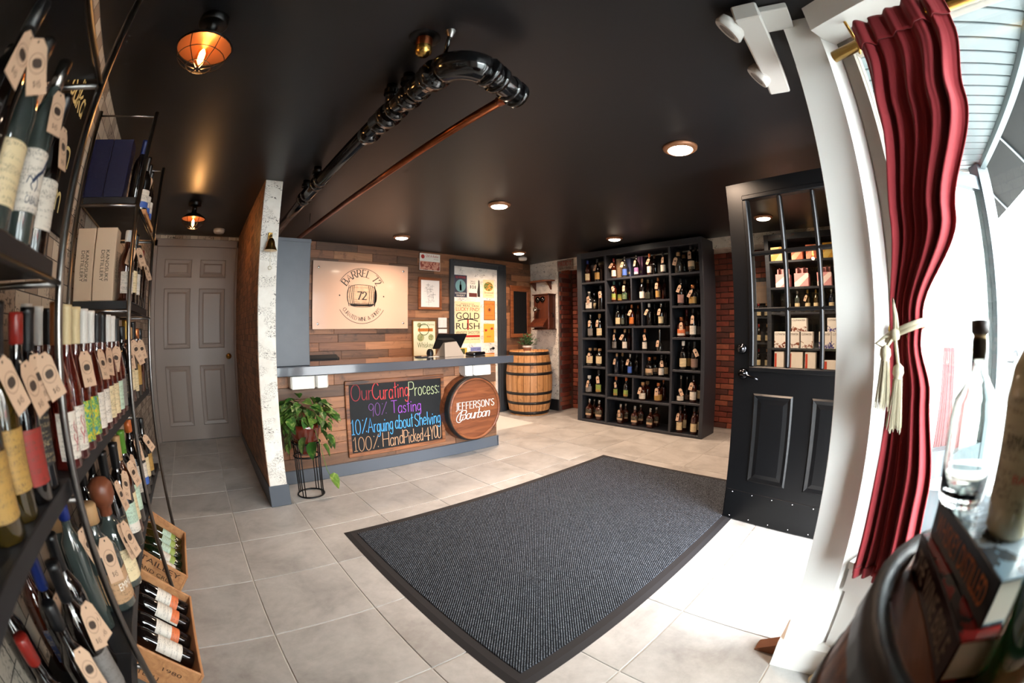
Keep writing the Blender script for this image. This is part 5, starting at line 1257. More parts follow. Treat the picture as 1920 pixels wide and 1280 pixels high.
def pack(label, x, y, z, w, h, d, key, text=None, top=None, group='gift packs on the grey shelving unit'):
    o = thing('drink_pack', label, 'pack', (x, y, z), group=group)
    a, b = PKC[key]
    MB().cbox(-d / 2, -w / 2, 0, d / 2, w / 2, h, .003).build('carton', mat('pack_' + key, a, .5), o)
    mp = lambda p, q: (-d / 2 - .0008, -p, q)
    mb = MB()
    if key in ('cutb', 'cutp'): mb.add([mp(-w / 2, 0.001), mp(w / 2, .001), mp(w / 2, h * .45), mp(0, h * .2), mp(-w / 2, h * .45)], [(0, 1, 2, 3, 4)])
    else: rect(mb, mp, -w / 2 + .004, h * .1, -w / 2 + w * .25, h * .9) if key == 'fruit' else mb.add([mp(-w / 2, .002), mp(-w / 6, .002), mp(w / 2, h * .7), mp(w / 2, h - .002), mp(w / 3, h - .002), mp(-w / 2, h * .3)], [tuple(range(6))])
    mb.build('printed_panel', m_blotch('pack_print_' + key, (b, a, b) if key in ('cutb', 'cutp') else (b, b), 40), o)
    if text:
        mb = MB(); block_text(mb, text, lambda p, q: (-d / 2 - .0014, -p, q), -w * .42, h * .78, w * .42, h * .9); mb.build('lettering', M_INK, o)
    if top:
        for i in range(4):
            q = (-.03 + .06 * (i % 2), -.032 + .064 * (i // 2), h)
            MB().lathe([(.014, -.01), (.013, .05), (.015, .052), (.015, .062), (.001, .063)], 10, T(*q)).build('bottle_neck', GLASS['rs'], o)
        MB().cbox(-.004, -w / 2 + .01, h - .01, .004, w / 2 - .01, h + .055, .002).build('handle', mat('pack_pink', 'd99a9c', .5), o)
    return o
pack('yellow and pink carton on the top shelf behind the upper door panes', 4.43, .95, 1.85, .12, .14, .12, 'lemon')
pack('coral carton with glass jar look on top shelf behind door panes', 4.43, .73, 1.85, .12, .12, .12, 'coral')
pack('orange carton on the top shelf behind upper right door pane', 4.43, .58, 1.85, .11, .14, .12, 'coral')
pack('yellow carton at the far right of the top shelf behind door', 4.43, .39, 1.85, .13, .15, .12, 'yellow')
for i, y in enumerate((.90, .70, .46)): pack('pink four pack of bottles, %s from left behind the door panes' % ORD[i], 4.43, y, 1.585, .15, .13, .12, 'pink', None, True)
for i, (y, g, c_) in enumerate(((.86, 'wh', 'silver'), (.76, 'wh', 'silver'), (.65, 'go', 'gold'), (.56, 'go', 'gold'), (.40, 'bl', 'silver'))):
    bottle('%s spirit bottle, %s from left on middle shelf behind door panes' % (GNAME[g], ORD[i]), (4.42, y, 1.34), 'K', g, 'cream', c_, 1 if i == 2 else 0, -pi / 2, 'spirit bottles behind the door panes', .76)
for i, (y, k_) in enumerate(((.94, 'cutb'), (.80, 'cutb'), (.66, 'cutb'), (.47, 'cutp'), (.34, 'cutp'))):
    pack('white drink pack with %s pattern, %s in lower row behind panes' % ('brown' if k_ == 'cutb' else 'purple', ORD[i]), 4.43, y, .99, .125, .16, .12, k_, 'CUTWATER')
pack('white drink pack stacked on the brown patterned packs', 4.43, .74, 1.15, .16, .13, .12, 'cutb', 'CUTWATER')
pack('white drink pack stacked on the purple patterned packs', 4.43, .38, 1.15, .13, .13, .12, 'cutp', 'CUTWATER')
for i, (y, w_) in enumerate(((.95, .10), (.78, .16), (.62, .11))): pack('red and white fruit carton, %s on the lowest shelf behind panes' % ORD[i], 4.43, y, .77, w_, .185, .12, 'fruit')
pack('short red and white carton at the right of the lowest shelf', 4.43, .41, .77, .14, .11, .12, 'fruit')
# wine shelf on the brick wall, left of that unit
w4 = thing('wall_shelf', 'narrow dark bottle shelf between brick wall and grey unit', 'shelf', (4.7, 1.24, .7))
MB().cbox(4.85, 1.09, .7, 4.885, 1.45, 1.75, .003).build('back_panel', MC['shelf_back_black'], w4, world=True)
for z in (.76, 1.03, 1.31): MB().cbox(4.72, 1.09, z - .02, 4.86, 1.45, z, .002).build('shelf', M_UNIT, w4, world=True)
for z, nm in ((.76, 'lowest'), (1.03, 'middle'), (1.31, 'upper')):
    for i in range(3):
        bottle('small dark bottle, %s from left on the %s narrow shelf behind panes' % (ORD[i], nm), (4.78, 1.38 - .1 * i, z), 'K' if z < 1.2 else 'S', 'dk', 'cream', ('copper', 'red', 'cork')[i], 0, -pi / 2, 'bottles on the narrow shelf', .7)
tag(MB().cbox(4.82, 1.1, 1.46, 4.848, 1.4, 1.7, .002).build('notice_board', mat('tan_board', '8d7868', .7)), 'plain tan board above the narrow bottle shelf', 'board')
# ------------------------------------------------------------------ ceiling lights
WARM = (1.0, .72, .52)
M_LED = mat('led_lens', 'fff0d8', .5, emit=(1.0, .86, .66), estr=14)
for i, (x, y, r, lb) in enumerate(((2.133, .95, .1, 'round recessed ceiling light nearest the black door'), (2.161, 2.565, .092, 'round recessed ceiling light above the middle of the mat'), (2.04, 4.056, .092, 'round recessed ceiling light above the company sign'), (3.727, 4.029, .092, 'round recessed ceiling light near the back corner'), (3.903, 2.644, .092, 'round recessed ceiling light before the cubby shelving unit'), (3.93, .95, .092, 'round recessed ceiling light seen through the door glass'))):
    o = thing('ceiling_light', lb, 'ceiling light', (x, y, CEIL))
    MB().lathe([(r * .74, -.02), (r * .8, -.024), (r, -.012), (r * 1.03, -.001), (r * .74, -.001)], 28).build('trim_ring', mat('bronze_light_trim', '9a6a4a', .35, .3), o)
    MB().lathe([(.001, -.034), (r * .45, -.032), (r * .66, -.026), (r * .76, -.017)], 28).build('lens', M_LED, o)
    lo = light('AREA', 'downlight_lamp', (x, y, CEIL - .03), 16, WARM, r * 1.6, (0, 0, 0), math.radians(150), 'DISK')
    lo.parent = o; lo.location = (0, 0, -.037)
M_FIL = mat('filament_glow', 'ffb060', .5, emit=(1.0, .5, .14), estr=45)
M_LBLK = mat('lamp_black', '0b0a0a', .35, .5)
M_LCOP = mat('lamp_copper_inside', '8d5a3c', .35, .7)
def cage_lamp(x, y, lb, e):
    o = thing('cage_lamp', lb, 'lamp', (x, y, CEIL))
    MB().lathe([(.055, -.001), (.055, -.028), (.05, -.032), (.022, -.034), (.02, -.075), (.024, -.08), (.024, -.1)], 24).build('canopy', M_LBLK, o)
    MB().lathe([(.02, -.09), (.06, -.098), (.1, -.125), (.103, -.13), (.1, -.132), (.06, -.104), (.02, -.096)], 32).build('shade', M_LBLK, o)
    MB().lathe([(.022, -.1), (.06, -.106), (.098, -.132)], 32).build('shade_lining', M_LCOP, o)
    cg = MB()
    for rr, zz in ((.1, -.134), (.085, -.175), (.045, -.205)): cg.tube([(rr * math.cos(a), rr * math.sin(a), zz) for a in [2 * pi * i / 24 for i in range(24)]], .0017, 5, True)
    for i in range(6):
        a = 2 * pi * i / 6; c_, s_ = math.cos(a), math.sin(a)
        cg.tube([(.1 * c_, .1 * s_, -.134), (.085 * c_, .085 * s_, -.175), (.045 * c_, .045 * s_, -.205), (.012 * c_, .012 * s_, -.214)], .0017, 5)
    cg.build('cage', M_LBLK, o)
    MB().lathe([(.014, -.1), (.016, -.125), (.02, -.13)], 16).build('socket', M_BRASS, o)
    MB().lathe([(.013, -.128), (.018, -.145), (.022, -.17), (.019, -.19), (.008, -.2), (.001, -.202)], 18).build('bulb', glass_pane('bulb_glass', (1, .8, .55), 1.2), o)
    MB().lathe([(.004, -.135), (.011, -.15), (.011, -.18), (.004, -.193)], 12).build('filament', M_FIL, o)
    l = light('POINT', 'filament_lamp', (0, 0, -.165), e, (1.0, .48, .16), .02)
    l.parent = o; l.location = (0, 0, -.222)
cage_lamp(-.135, 1.29, 'caged filament ceiling lamp above the bottle racks', 2.6)
cage_lamp(-.12, 3.54, 'caged filament ceiling lamp in front of the taupe door', 4.0)
for x, y, lb in ((.135, 4.42, 'white smoke detector on ceiling before the taupe door'), (4.05, 4.3, 'white smoke detector on ceiling above the blank chalkboard')):
    o = thing('smoke_detector', lb, 'smoke detector', (x, y, CEIL))
    MB().lathe([(.06, -.001), (.06, -.02), (.056, -.024), (.056, -.03), (.048, -.04), (.001, -.042)], 24).build('housing', M_PLAST, o)
    MB().lathe([(.061, -.008), (.061, -.012)], 24).build('vent_ring', M_DGREY, o)
# emergency light
em = thing('emergency_light', 'white emergency light with two lamp heads on the ceiling', 'emergency light', (1.45, .21, CEIL))
MB().cbox(-.26, -.045, -.09, .26, .045, -.02, .006, T(1.40, .215, CEIL) @ RZ(.08)).build('housing', M_PLAST, em, world=True)
MB().cbox(-.06, -.11, -.03, .06, .02, -.001, .004, T(1.26, .17, CEIL) @ RZ(.08)).build('mount_plate', M_PLAST, em, world=True)
M_CLEAR = mat('ribbed_lens', 'a9a39c', .2, bmp=.6, bscale=120)
for (x, y, a) in ((1.19, .28, -2.24), (1.52, .29, -2.24)):
    Mh = T(x, y, CEIL - .075) @ RX(a)
    MB().lathe([(.02, -.045), (.05, -.03), (.056, 0), (.052, .008)], 18, Mh, 0, True, 0, 2 * pi, 1.15, .85).build('lamp_head', M_PLAST, em, world=True)
    MB().lathe([(.001, .01), (.05, .007)], 18, Mh, 0, True, 0, 2 * pi, 1.15, .85).build('lens', M_CLEAR, em, world=True)
# ------------------------------------------------------------------ pipes
dp = thing('drain_pipe', 'glossy black drain pipe with fittings hung below the ceiling', 'pipe', (.67, 2.3, 2.07))
zp = 2.09
def pbuild(nm, pts, r, n=16): return MB().tube(pts, r, n).build(nm, M_PIPE, dp, world=True)
pbuild('pipe_run', [(.665, 4.68, zp), (.66, 1.5, zp - .01)], .036)
pbuild('pipe_run', [(.66, 1.62, zp - .012), (.675, 1.1, zp - .02)], .043)
for (y, r, w) in ((1.18, .053, .022), (1.27, .05, .02), (1.34, .053, .02), (1.45, .051, .022), (1.52, .055, .022), (1.6, .048, .02), (1.72, .048, .03)):
    pbuild('coupling', [(.672, y - w, zp - .017), (.67, y + w, zp - .015)], r)
for (y, r) in ((2.45, .047), (2.53, .047), (2.78, .047), (2.86, .05)): pbuild('coupling', [(.66, y - .025, zp), (.66, y + .025, zp)], r)
for y, dx, h in ((1.36, .02, .01), (1.47, .0, .01), (2.53, .0, 0), (2.8, 0, 0)):
    o = MB().tube([(.655 + dx, y, zp - .01), (.655 + dx, y, CEIL - .001)], .026, 12).build('vent_stub', M_PIPE, dp, world=True)
    MB().lathe([(.034, CEIL - .05), (.034, CEIL - .028)], 12, T(.655 + dx, y, 0)).build('stub_collar', M_PIPE, o, world=True)
arc = [(.675 + .1 * (1 - math.cos(a)), 1.1 - .1 * math.sin(a), zp - .02 - .01 * a) for a in [pi / 2 * i / 8 for i in range(9)]]
pbuild('elbow', arc, .055)
pbuild('coupling', [(.672, 1.13, zp - .018), (.672, 1.17, zp - .018)], .06)
pbuild('trap_pipe', [(.775, 1.0, zp - .035), (.83, 1.005, zp - .045), (.90, 1.02, zp - .05), (.955, 1.035, zp - .05)], .045)
for (a, b, r) in (((.785, 1.0, zp - .036), (.81, 1.003, zp - .042), .058), ((.83, 1.005, zp - .045), (.85, 1.01, zp - .047), .056), ((.90, 1.02, zp - .05), (.915, 1.025, zp - .05), .052), ((.945, 1.035, zp - .05), (.965, 1.04, zp - .05), .054)): pbuild('coupling', [a, b], r)
pbuild('hanger', [(.655, 1.035, CEIL - .001), (.65, 1.04, CEIL - .05), (.665, 1.08, zp + .03)], .008, 6)
MB().lathe([(.02, 0), (.016, -.015), (.006, -.03)], 8, T(.655, 1.035, CEIL)).build('hanger_bolt', M_STEEL, dp, world=True)
cp = thing('copper_pipe', 'long copper pipe running beside the black drain pipe', 'pipe', (.94, 2.5, 2.05))
MB().tube([(.945, 1.05, zp - .05), (.94, 2.2, 2.05), (.87, 4.68, 2.06)], .018, 12).build('pipe', M_COPPER, cp, world=True)
MB().tube([(.945, 1.06, zp - .05), (.945, 1.12, zp - .048)], .0215, 12).build('collar', M_COPPER, cp, world=True)
MB().tube([(.9, 3.6, 2.05), (.9, 3.6, CEIL)], .003, 5).build('hanger_rod', M_STEEL, cp, world=True)
sk = thing('pipe_stub', 'copper and brass pipe stub poking out of the ceiling', 'pipe', (.69, 1.18, CEIL))
MB().lathe([(.058, -.001), (.05, -.006), (.03, -.008)], 20, T(.6, 1.12, CEIL)).build('escutcheon', M_BLK, sk, world=True)
MB().lathe([(.03, -.004), (.03, -.045), (.027, -.05)], 18, T(.6, 1.12, CEIL)).build('copper_sleeve', M_COPPER, sk, world=True)
MB().lathe([(.03, -.045), (.03, -.07), (.015, -.085), (.001, -.087)], 18, T(.6, 1.12, CEIL)).build('brass_plug', M_BRASS, sk, world=True)
# ------------------------------------------------------------------ bell on the partition end
bl = thing('hanging_bell', 'brass bell with pull cord on the end of the partition', 'bell', (.44, 2.87, 1.69))
MB().cbox(.425, 2.85, 1.76, .455, 2.869, 1.83, .003).build('bracket', M_BRASS, bl, world=True)
MB().tube([(.44, 2.855, 1.80), (.44, 2.82, 1.81), (.44, 2.80, 1.79), (.44, 2.80, 1.775)], .007, 7).build('arm', M_BRASS, bl, world=True)
MB().lathe([(.045, 0), (.04, .008), (.03, .03), (.026, .055), (.018, .075), (.006, .085)], 20, T(.44, 2.8, 1.70)).build('bell_body', M_BRASS, bl, world=True)
MB().tube([(.44, 2.8, 1.70), (.44, 2.8, 1.60)], .0015, 5).tube([(.44 + .012 * math.cos(a), 2.8, 1.588 + .012 * math.sin(a)) for a in [2 * pi * i / 12 for i in range(12)]], .0025, 5, True).build('pull_cord', M_ROPE, bl, world=True)
# ------------------------------------------------------------------ pothos on its wire stand
px, py = .70, 3.0
st = thing('plant_stand', 'black wire plant stand in front of the counter', 'plant stand', (px, py, 0))
for z, r in ((.006, .1), (.40, .105), (.30, .098)):
    MB().tube([(px + r * math.cos(a), py + r * math.sin(a), z) for a in [2 * pi * i / 28 for i in range(28)]], .006, 7, True).build('ring', M_BLK, st, world=True)
for i in range(4):
    for da in (-.11, .11):
        a = pi / 4 + i * pi / 2 + da
        MB().tube([(px + .1 * math.cos(a), py + .1 * math.sin(a), .006), (px + .105 * math.cos(a), py + .105 * math.sin(a), .41)], .0045, 6).build('rod', M_BLK, st, world=True)
pp = thing('potted_pothos', 'trailing variegated pothos in a glazed red brown pot', 'plant', (px, py, .31))
MB().lathe([(.001, .31), (.06, .31), (.075, .33), (.095, .42), (.112, .50), (.12, .535), (.112, .538), (.1, .5)], 26, T(px, py, 0)).build('pot', mat('glazed_red_brown', '5a1f12', .15, var=.5, vscale=9, coat=.8), pp, world=True)
MB().lathe([(.001, .505), (.103, .505)], 20, T(px, py, 0)).build('soil', mat('soil', '1c130d', .95), pp, world=True)
def pothos_leaf():
    pts = [(0, 0), (.028, .005), (.042, .03), (.036, .062), (.016, .092), (0, .108), (-.016, .092), (-.036, .062), (-.042, .03), (-.028, .005)]
    mid = [(0, .0), (0, .03), (0, .06), (0, .09)]
    vs = [(x, y, .35 * abs(x) - 1.8 * (y - .03) ** 2) for x, y in pts] + [(x, y, -.004 - 1.8 * (y - .03) ** 2) for x, y in mid]
    fs = [(0, 1, 2, 11), (11, 2, 3, 12), (12, 3, 4, 13), (13, 4, 5), (0, 11, 8, 9), (11, 12, 7, 8), (12, 13, 6, 7), (13, 5, 6)]
    fs = [(0, 1, 2, 11), (11, 2, 3, 12), (12, 3, 4, 13), (13, 4, 5), (9, 0, 11, 8), (8, 11, 12, 7), (7, 12, 13, 6), (6, 13, 5)]
    return MB().add(vs, fs, True)
lm_ = pothos_leaf().mesh('leaf')
def m_leaf():
    m, nt, b = newmat('pothos_leaf')
    v = coords(nt, (1, 1, 1), rand=30)
    n1 = noise(nt, v, 24, 3, .6, 1.0)
    c = ramp(nt, n1, ((.42, '1f3d16'), (.54, '3a6424'), (.62, '8c9a4a'), (.72, 'c3c08a')))
    oi = N(nt, 'ShaderNodeObjectInfo')
    c = mix(nt, .5, c, ramp(nt, oi.outputs['Random'], ((0, '1c3a15'), (.6, '3c6526'), (1, '6f8a3a'))))
    L(nt, c, b.inputs['Base Color']); b.inputs['Roughness'].default_value = .35
    return m
M_LEAF = m_leaf()
stem_m = mat('pothos_stem', '5b7a35', .5)
rl = random.Random(11)
for i in range(135):
    a = rl.uniform(0, 2 * pi); u = rl.random()
    r = .05 + .16 * math.sqrt(rl.random()); z = .56 + .2 * (1 - (r / .23) ** 2) * rl.uniform(.5, 1.1)
    if u < .3: r = rl.uniform(.15, .21); z = rl.uniform(.40, .58)
    x, y = px + r * math.cos(a), py + r * math.sin(a) * .9
    if x < .57 and y > 2.78: x = .57
    if y > 3.2: y = 3.2
    s_ = rl.uniform(.55, .95)
    if z < .57 and math.sin(a) < -.55: continue
    inst('leaf', lm_, M_LEAF, pp, (x - px, y - py, z - .31), (rl.uniform(-1.0, -.1) if u > .3 else rl.uniform(-1.5, -.8), rl.uniform(-.5, .5), a - pi / 2 + rl.uniform(-.7, .7)), (s_, s_, s_))
    if i % 3 == 0: MB().tube([(px + .05 * math.cos(a), py + .05 * math.sin(a), .5), (px + r * .6 * math.cos(a), py + r * .6 * math.sin(a), z * .5 + .31), (x, y, z)], .0022, 5).build('stem', stem_m, pp, world=True)
vine = [(px + .05, py - .1, .5), (px + .07, py - .14, .40), (px + .085, py - .15, .30), (px + .1, py - .15, .22), (px + .115, py - .15, .18)]
MB().tube(vine, .0026, 5).build('stem', stem_m, pp, world=True)
for (p, rz2, s_) in (((.12, -.155, .18 - .31 + .0), -2.4, 1.15), ((.02, -.15, .43 - .31), 2.2, 1.2), ((.09, -.15, .40 - .31), -2.0, .95), ((-.04, -.155, .47 - .31), 1.9, 1.15), ((.13, -.13, .46 - .31), -2.2, 1.1)):
    inst('leaf', lm_, M_LEAF, pp, p, (-1.1, .2, rz2), (s_, s_, s_))
# ------------------------------------------------------------------ steel and board bottle rack along the left wall
rk = thing('bottle_rack', 'steel tube and black board bottle rack along the left wall', 'rack', (-.45, 1.4, 0))
XF, XBK = -.31, -.585
SZ = [.495, .905, 1.30, 1.70]
BAYS = [(-.33, .86), (.86, 1.77), (1.77, 2.47)]
for (y, t) in ((-.35, 2.16), (.86, 2.16), (1.765, 2.06), (2.475, 2.08)):
    for x in (XF, XBK) if y > 1 else (XF,):
        o = MB().tube([(x, y, 0), (x, y, t)], .0095, 10).build('post', M_STEEL, rk, world=True)
        MB().lathe([(.013, 0), (.012, .02)], 10, T(x, y, 0)).build('foot', M_RUB, o, world=True)
    for z in SZ:
        if y > 0.9 or z < 2: MB().tube([(XBK, y, z - .04), (XF, y, z - .04)], .007, 8).build('rung', M_STEEL, rk, world=True)
    if y > 1: MB().tube([(XBK, y, t - .02), (XF, y, t - .02)], .004, 6).build('rung', M_STEEL, rk, world=True)
for k, (a, b) in enumerate(BAYS):
    for z in SZ:
        if k == 1 and z > 1: continue
        e = .0 if z < 1 else .015
        MB().cbox(XBK + .01, a + e, z - .032, XF - .014, b - e, z, .002).build('shelf_board', mat('black_rack_board', '17171a', .45), rk, world=True)
        MB().tube([(XF, a, z - .04), (XF, b, z - .04)], .006, 8).build('rail', M_BLK, rk, world=True) if k != 1 and z > 1 else None
# chalk sign on the left wall
cs = thing('chalk_sign', 'black chalk lettered sign on the left wall behind bottles', 'sign', (-.595, 1.4, 1.5))
MB().cbox(-.598, 1.12, 1.5, -.585, 1.62, 2.1, .003).build('panel', mat('slate_board', '15171a', .55), cs, world=True)
for k, (s_, z) in enumerate((('Vodka', 1.9), ('Gin', 1.72), ('Rum', 1.56))):
    mb = MB(); stroke_text(mb, s_, lambda a, b: (-.584, 1.2 + a, z + b), .1, 1.2, None, 0, .1, 1.5, .6, .3); mb.build('chalk_lettering', mat('chalk_cream', 'c9c08a', .9), cs, world=True)
G1 = 'bottles on the left rack'
HP = pi / 2
def rb(desc, x, y, z, kind, g, lab, cap, tg=0, sc=1.0, band=None, seg=20, name='bottle'):
    return bottle(desc, (x, y, z), kind, g, lab, cap, tg, HP - .55 + RND.uniform(-.2, .2), None, sc, name=name, seg=seg, band=band)
z = 1.30
rb('dark bottle with two tags at the upper left edge of photo', -.36, .50, z, 'K', 'dk', 'none', 'black', 2, 1.05)
rb('clear bottle with cream label at far left of eye level shelf', -.365, .60, z, 'K', 'wh', 'cream', 'silver', 0, 1.05)
cab = rb('clear bottle with prancing horse label on the near rack shelf', -.36, .71, z, 'H', 'wh', 'white', 'silver', 1, 1.0)
def hz(mb):
    r = .0345
    mp = lambda a, b: (r * math.sin(a / r), -r * math.cos(a / r), b)
    block_text(mb, 'CABALLITO', mp, -.022, .062, .026, .075)
    ribbon(mb, crom([(-.012, .098), (-.004, .108), (.008, .118), (.014, .13), (.018, .138)]), lambda a, b: .006, mp)
    for q in (((-.008, .1), (-.016, .092), (-.01, .084)), ((-.004, .104), (.0, .092), (-.004, .083)), ((.008, .118), (.018, .116), (.02, .108)), ((.012, .124), (.022, .126), (.026, .12)), ((-.014, .1), (-.022, .104), (-.026, .094))): ribbon(mb, crom(list(q)), lambda a, b: .0022, mp)
mb = MB(); hz(mb); mb.build('horse_print', mat('label_navy_ink', '24304a', .6), cab)
rb('dark bottle with plain white label and tag beside near post', -.37, .815, z, 'W', 'dk', 'white', 'black', 1, 1.0)
rb('silver capped bottle behind the horse label bottle', -.465, .62, z, 'W', 'wh', 'white', 'silver', 0, 1.0)
rb('blue capped bottle at back of the near rack shelf', -.47, .75, z, 'W', 'dk', 'blue', 'navy', 0, 1.0)
rb('small clear bottle at back left of the eye level shelf', -.47, .5, z, 'K', 'wh', 'grey', 'silver')
z = .905
rb('golden bottle with yellow label at left edge of middle shelf', -.37, .58, z, 'K', 'go', 'gold', 'cork', 1, 1.05)
rb('golden green bottle beside the red label bottle on middle shelf', -.37, .665, z, 'W', 'go', 'gold', 'black', 1)
rb('dark bottle with bright red label on the near middle shelf', -.365, .745, z, 'K', 'dk', 'red', 'wax', 1, 1.05)
rb('black bottle with two hanging tags beside the near steel post', -.37, .815, z, 'W', 'dk', 'black', 'black', 2)
rb('tall clear bottle at the back of near middle shelf', -.46, .63, z, 'H', 'wh', 'none', 'white')
rb('black foil bottle at the back of near middle shelf', -.465, .72, z, 'W', 'dk', 'none', 'black')
rb('dark brown bottle at back right of near middle shelf', -.465, .8, z, 'W', 'am', 'gold', 'black')
z = .495
rb('black bottle with red wax cap at lower left corner', -.4, .52, z, 'K', 'dk', 'none', 'wax')
rb('black bottle with blue label and tag, lower left shelf', -.36, .62, z, 'K', 'dk', 'navy', 'black', 1)
rb('black bottle with two cream tags on lower left shelf', -.36, .71, z, 'W', 'dk', 'grey', 'black', 2)
rb('dark bottle with a blue cap on lower left shelf', -.43, .75, z, 'W', 'dk', 'navy', 'navy', 1)
rb('dark bottle with black cap beside near post, lower shelf', -.4, .83, z, 'W', 'dk', 'none', 'black')
rb('dark slim bottle at back of the lower left shelf', -.5, .64, z, 'H', 'dk', 'none', 'black')
rb('brown bottle with blue label at back of lower shelf', -.51, .82, z, 'K', 'am', 'navy', 'navy')
# rose row between the near and middle posts
ROSE = [('white', 'copper'), ('white', 'cream'), ('rainbow', 'cream'), ('rainbow', 'white'), ('white', 'white'), ('white', 'black'), ('cream', 'black'), ('cream', 'white'), ('mint', 'white'), ('grey', 'black')]
LD = {'white': 'white', 'rainbow': 'rainbow mosaic', 'cream': 'cream', 'mint': 'pale green', 'grey': 'grey'}
for i, (lb, cp_) in enumerate(ROSE):
    y = .955 + .0815 * i
    o = rb('rose bottle with %s label, %s in front row of the rose shelf' % (LD[lb], ORD[i]), -.352, y, .905, 'F', 'rs', lb, cp_, 1 if i in (2, 4, 6, 8) else 0, 1.0, None, 20, 'wine_bottle')
    if i < 2:
        mb = MB(); r = .0387
        mp = lambda a, b: (r * math.sin(a / r), -r * math.cos(a / r), b)
        for q in (((.0, .035), (.004, .05), (.012, .06)), ((.004, .05), (-.004, .062), (-.002, .07)), ((.006, .055), (.014, .075), (.01, .085)), ((.008, .07), (.0, .085), (.004, .095))): ribbon(mb, crom(list(q)), lambda a, b: .0025, mp)
        mb.build('leaf_print', mat('label_rose_ink', 'a83a44', .6), o)
    rb('rose bottle, %s in back row of the rose shelf' % ORD[i], -.445, y + .02, .905, 'F', 'rs', ('white', 'cream')[i % 2], ('white', 'white', 'black', 'cream', 'white')[i % 5], 0, 1.0, None, 20, 'wine_bottle')
for i, (y, k, g, lb, cp_, t) in enumerate(((1.83, 'K', 'dk', 'dark', 'black', 1), (1.93, 'W', 'am', 'cream', 'gold', 1), (2.03, 'K', 'dk', 'cream', 'cork', 1), (2.14, 'W', 'dk', 'gold', 'black', 1), (2.26, 'K', 'am', 'none', 'copper', 1), (2.38, 'K', 'dk', 'none', 'black', 0))):
    rb('tagged spirit bottle, %s past the middle post on rose shelf' % ORD[i], -.355, y, .905, k, g, lb, cp_, t, 1.05)
# lower shelf between the posts
z = .495
rb('clear bottle with blue foil neck on the lower shelf', -.41, .98, z, 'H', 'wh', 'none', 'blue', 1, 1.05)
kb_ = rb('clear bottle with kraft label and wooden stopper, lower shelf', -.375, 1.09, z, 'S', 'wh', 'kraft', 'cork', 1, 1.35)
mb = MB(); r = .0462
block_text(mb, 'EMME', lambda a, b: (r * math.sin(a / r), -r * math.cos(a / r), b), -.018, .045, .024, .06)
mb.build('lettering', WHI, kb_)
rb('second kraft label bottle behind the first on lower shelf', -.47, 1.05, z, 'S', 'wh', 'kraft', 'cork', 0, 1.35)
rb('squat bottle with round ball stopper on the lower shelf', -.352, 1.2, z, 'G', 'wh', 'cream', 'wood', 2, 1.2)
for i, (x, y) in enumerate(((-.44, 1.30), (-.37, 1.36))):
    o = rb('dark bottle with gold on black label, %s on lower shelf' % ORD[i], x, y, z, 'W', 'dk', 'black', 'black', i, 1.1)
    mb = MB(); r = .0385
    block_text(mb, 'FIDDLE', lambda a, b: (r * math.sin(a / r), -r * math.cos(a / r), b), -.02, .105, .025, .12); mb.build('lettering', CAP['gold'], o)
rb('white and green label bottle nearest on lower shelf', -.352, 1.47, z, 'W', 'dk', 'mint', 'black', 1, 1.1, 'white')
rb('cream label bottle beside the white and green one', -.36, 1.57, z, 'W', 'am', 'cream', 'cork', 1, 1.1)
rb('pale green label bottle with green cap, lower shelf', -.36, 1.67, z, 'W', 'dk', 'mint', 'green', 1, 1.1)
rb('dark bottle behind the pale green label, lower shelf', -.46, 1.5, z, 'W', 'dk', 'forest', 'black')
rb('orange capped bottle past the middle post, lower shelf', -.36, 1.86, z, 'H', 'dk', 'white', 'orange', 1, 1.1)
rb('white label bottle past the orange capped bottle, lower shelf', -.36, 1.98, z, 'W', 'dk', 'white', 'black', 0, 1.05, 'blue')
rb('cream label bottle near the far post, lower shelf', -.36, 2.1, z, 'W', 'dk', 'cream', 'black', 1)
rb('dark bottle last before the far post, lower shelf', -.36, 2.25, z, 'K', 'dk', 'gold', 'black')
# upper shelves of the far rack bay
def carton(label, x0, x1, y0, y1, z, h, m, txt=None, side=None):
    o = thing('gift_box', label, 'box', ((x0 + x1) / 2, (y0 + y1) / 2, z))
    MB().cbox(x0, y0, z, x1, y1, z + h, .0025).build('carton', m, o, world=True)
    MB().box(x0 + .001, y0 + .001, z + h - .012, x1 - .001, y1 - .001, z + h + .0008).build('lid', m, o, world=True)
    if txt:
        for k, (s_, u) in enumerate(txt):
            mb = MB()
            # vertical lettering reading downwards on the face towards the camera
            block_text(mb, s_, lambda a, b: (x0 + (x1 - x0) * u + b, y0 - .0008, z + h * .69 - a), 0, 0, .118, .0165)
            mb.build('lettering', M_INK, o, world=True)
            if side:
                mb = MB(); block_text(mb, s_, lambda a, b: (x1 + .0008, y0 + (y1 - y0) * u + b, z + h * .69 - a), 0, 0, .118, .0165); mb.build('lettering', M_INK, o, world=True)
M_KAN = mat('cream_card', 'cdb59c', .6); M_BLU = mat('royal_blue_card', '070d33', .5, bmp=.3, bscale=90)
KT = (('KANOSUKE', .56), ('DISTILLERY', .32))
carton('left cream gift box with vertical black lettering on the rack', -.575, -.488, 1.785, 1.87, 1.30, .275, M_KAN, KT)
carton('right cream gift box with vertical black lettering on the rack', -.483, -.388, 1.785, 1.875, 1.30, .277, M_KAN, KT, True)
carton('left royal blue gift box on the top rack shelf', -.583, -.487, 1.79, 1.88, 1.70, .245, M_BLU)
carton('right royal blue gift box on the top rack shelf', -.485, -.39, 1.79, 1.88, 1.70, .245, M_BLU)
rb('red brown bottle with white cap beside the cream boxes', -.345, 1.84, 1.30, 'K', 'am', 'white', 'white', 1, .97, None)
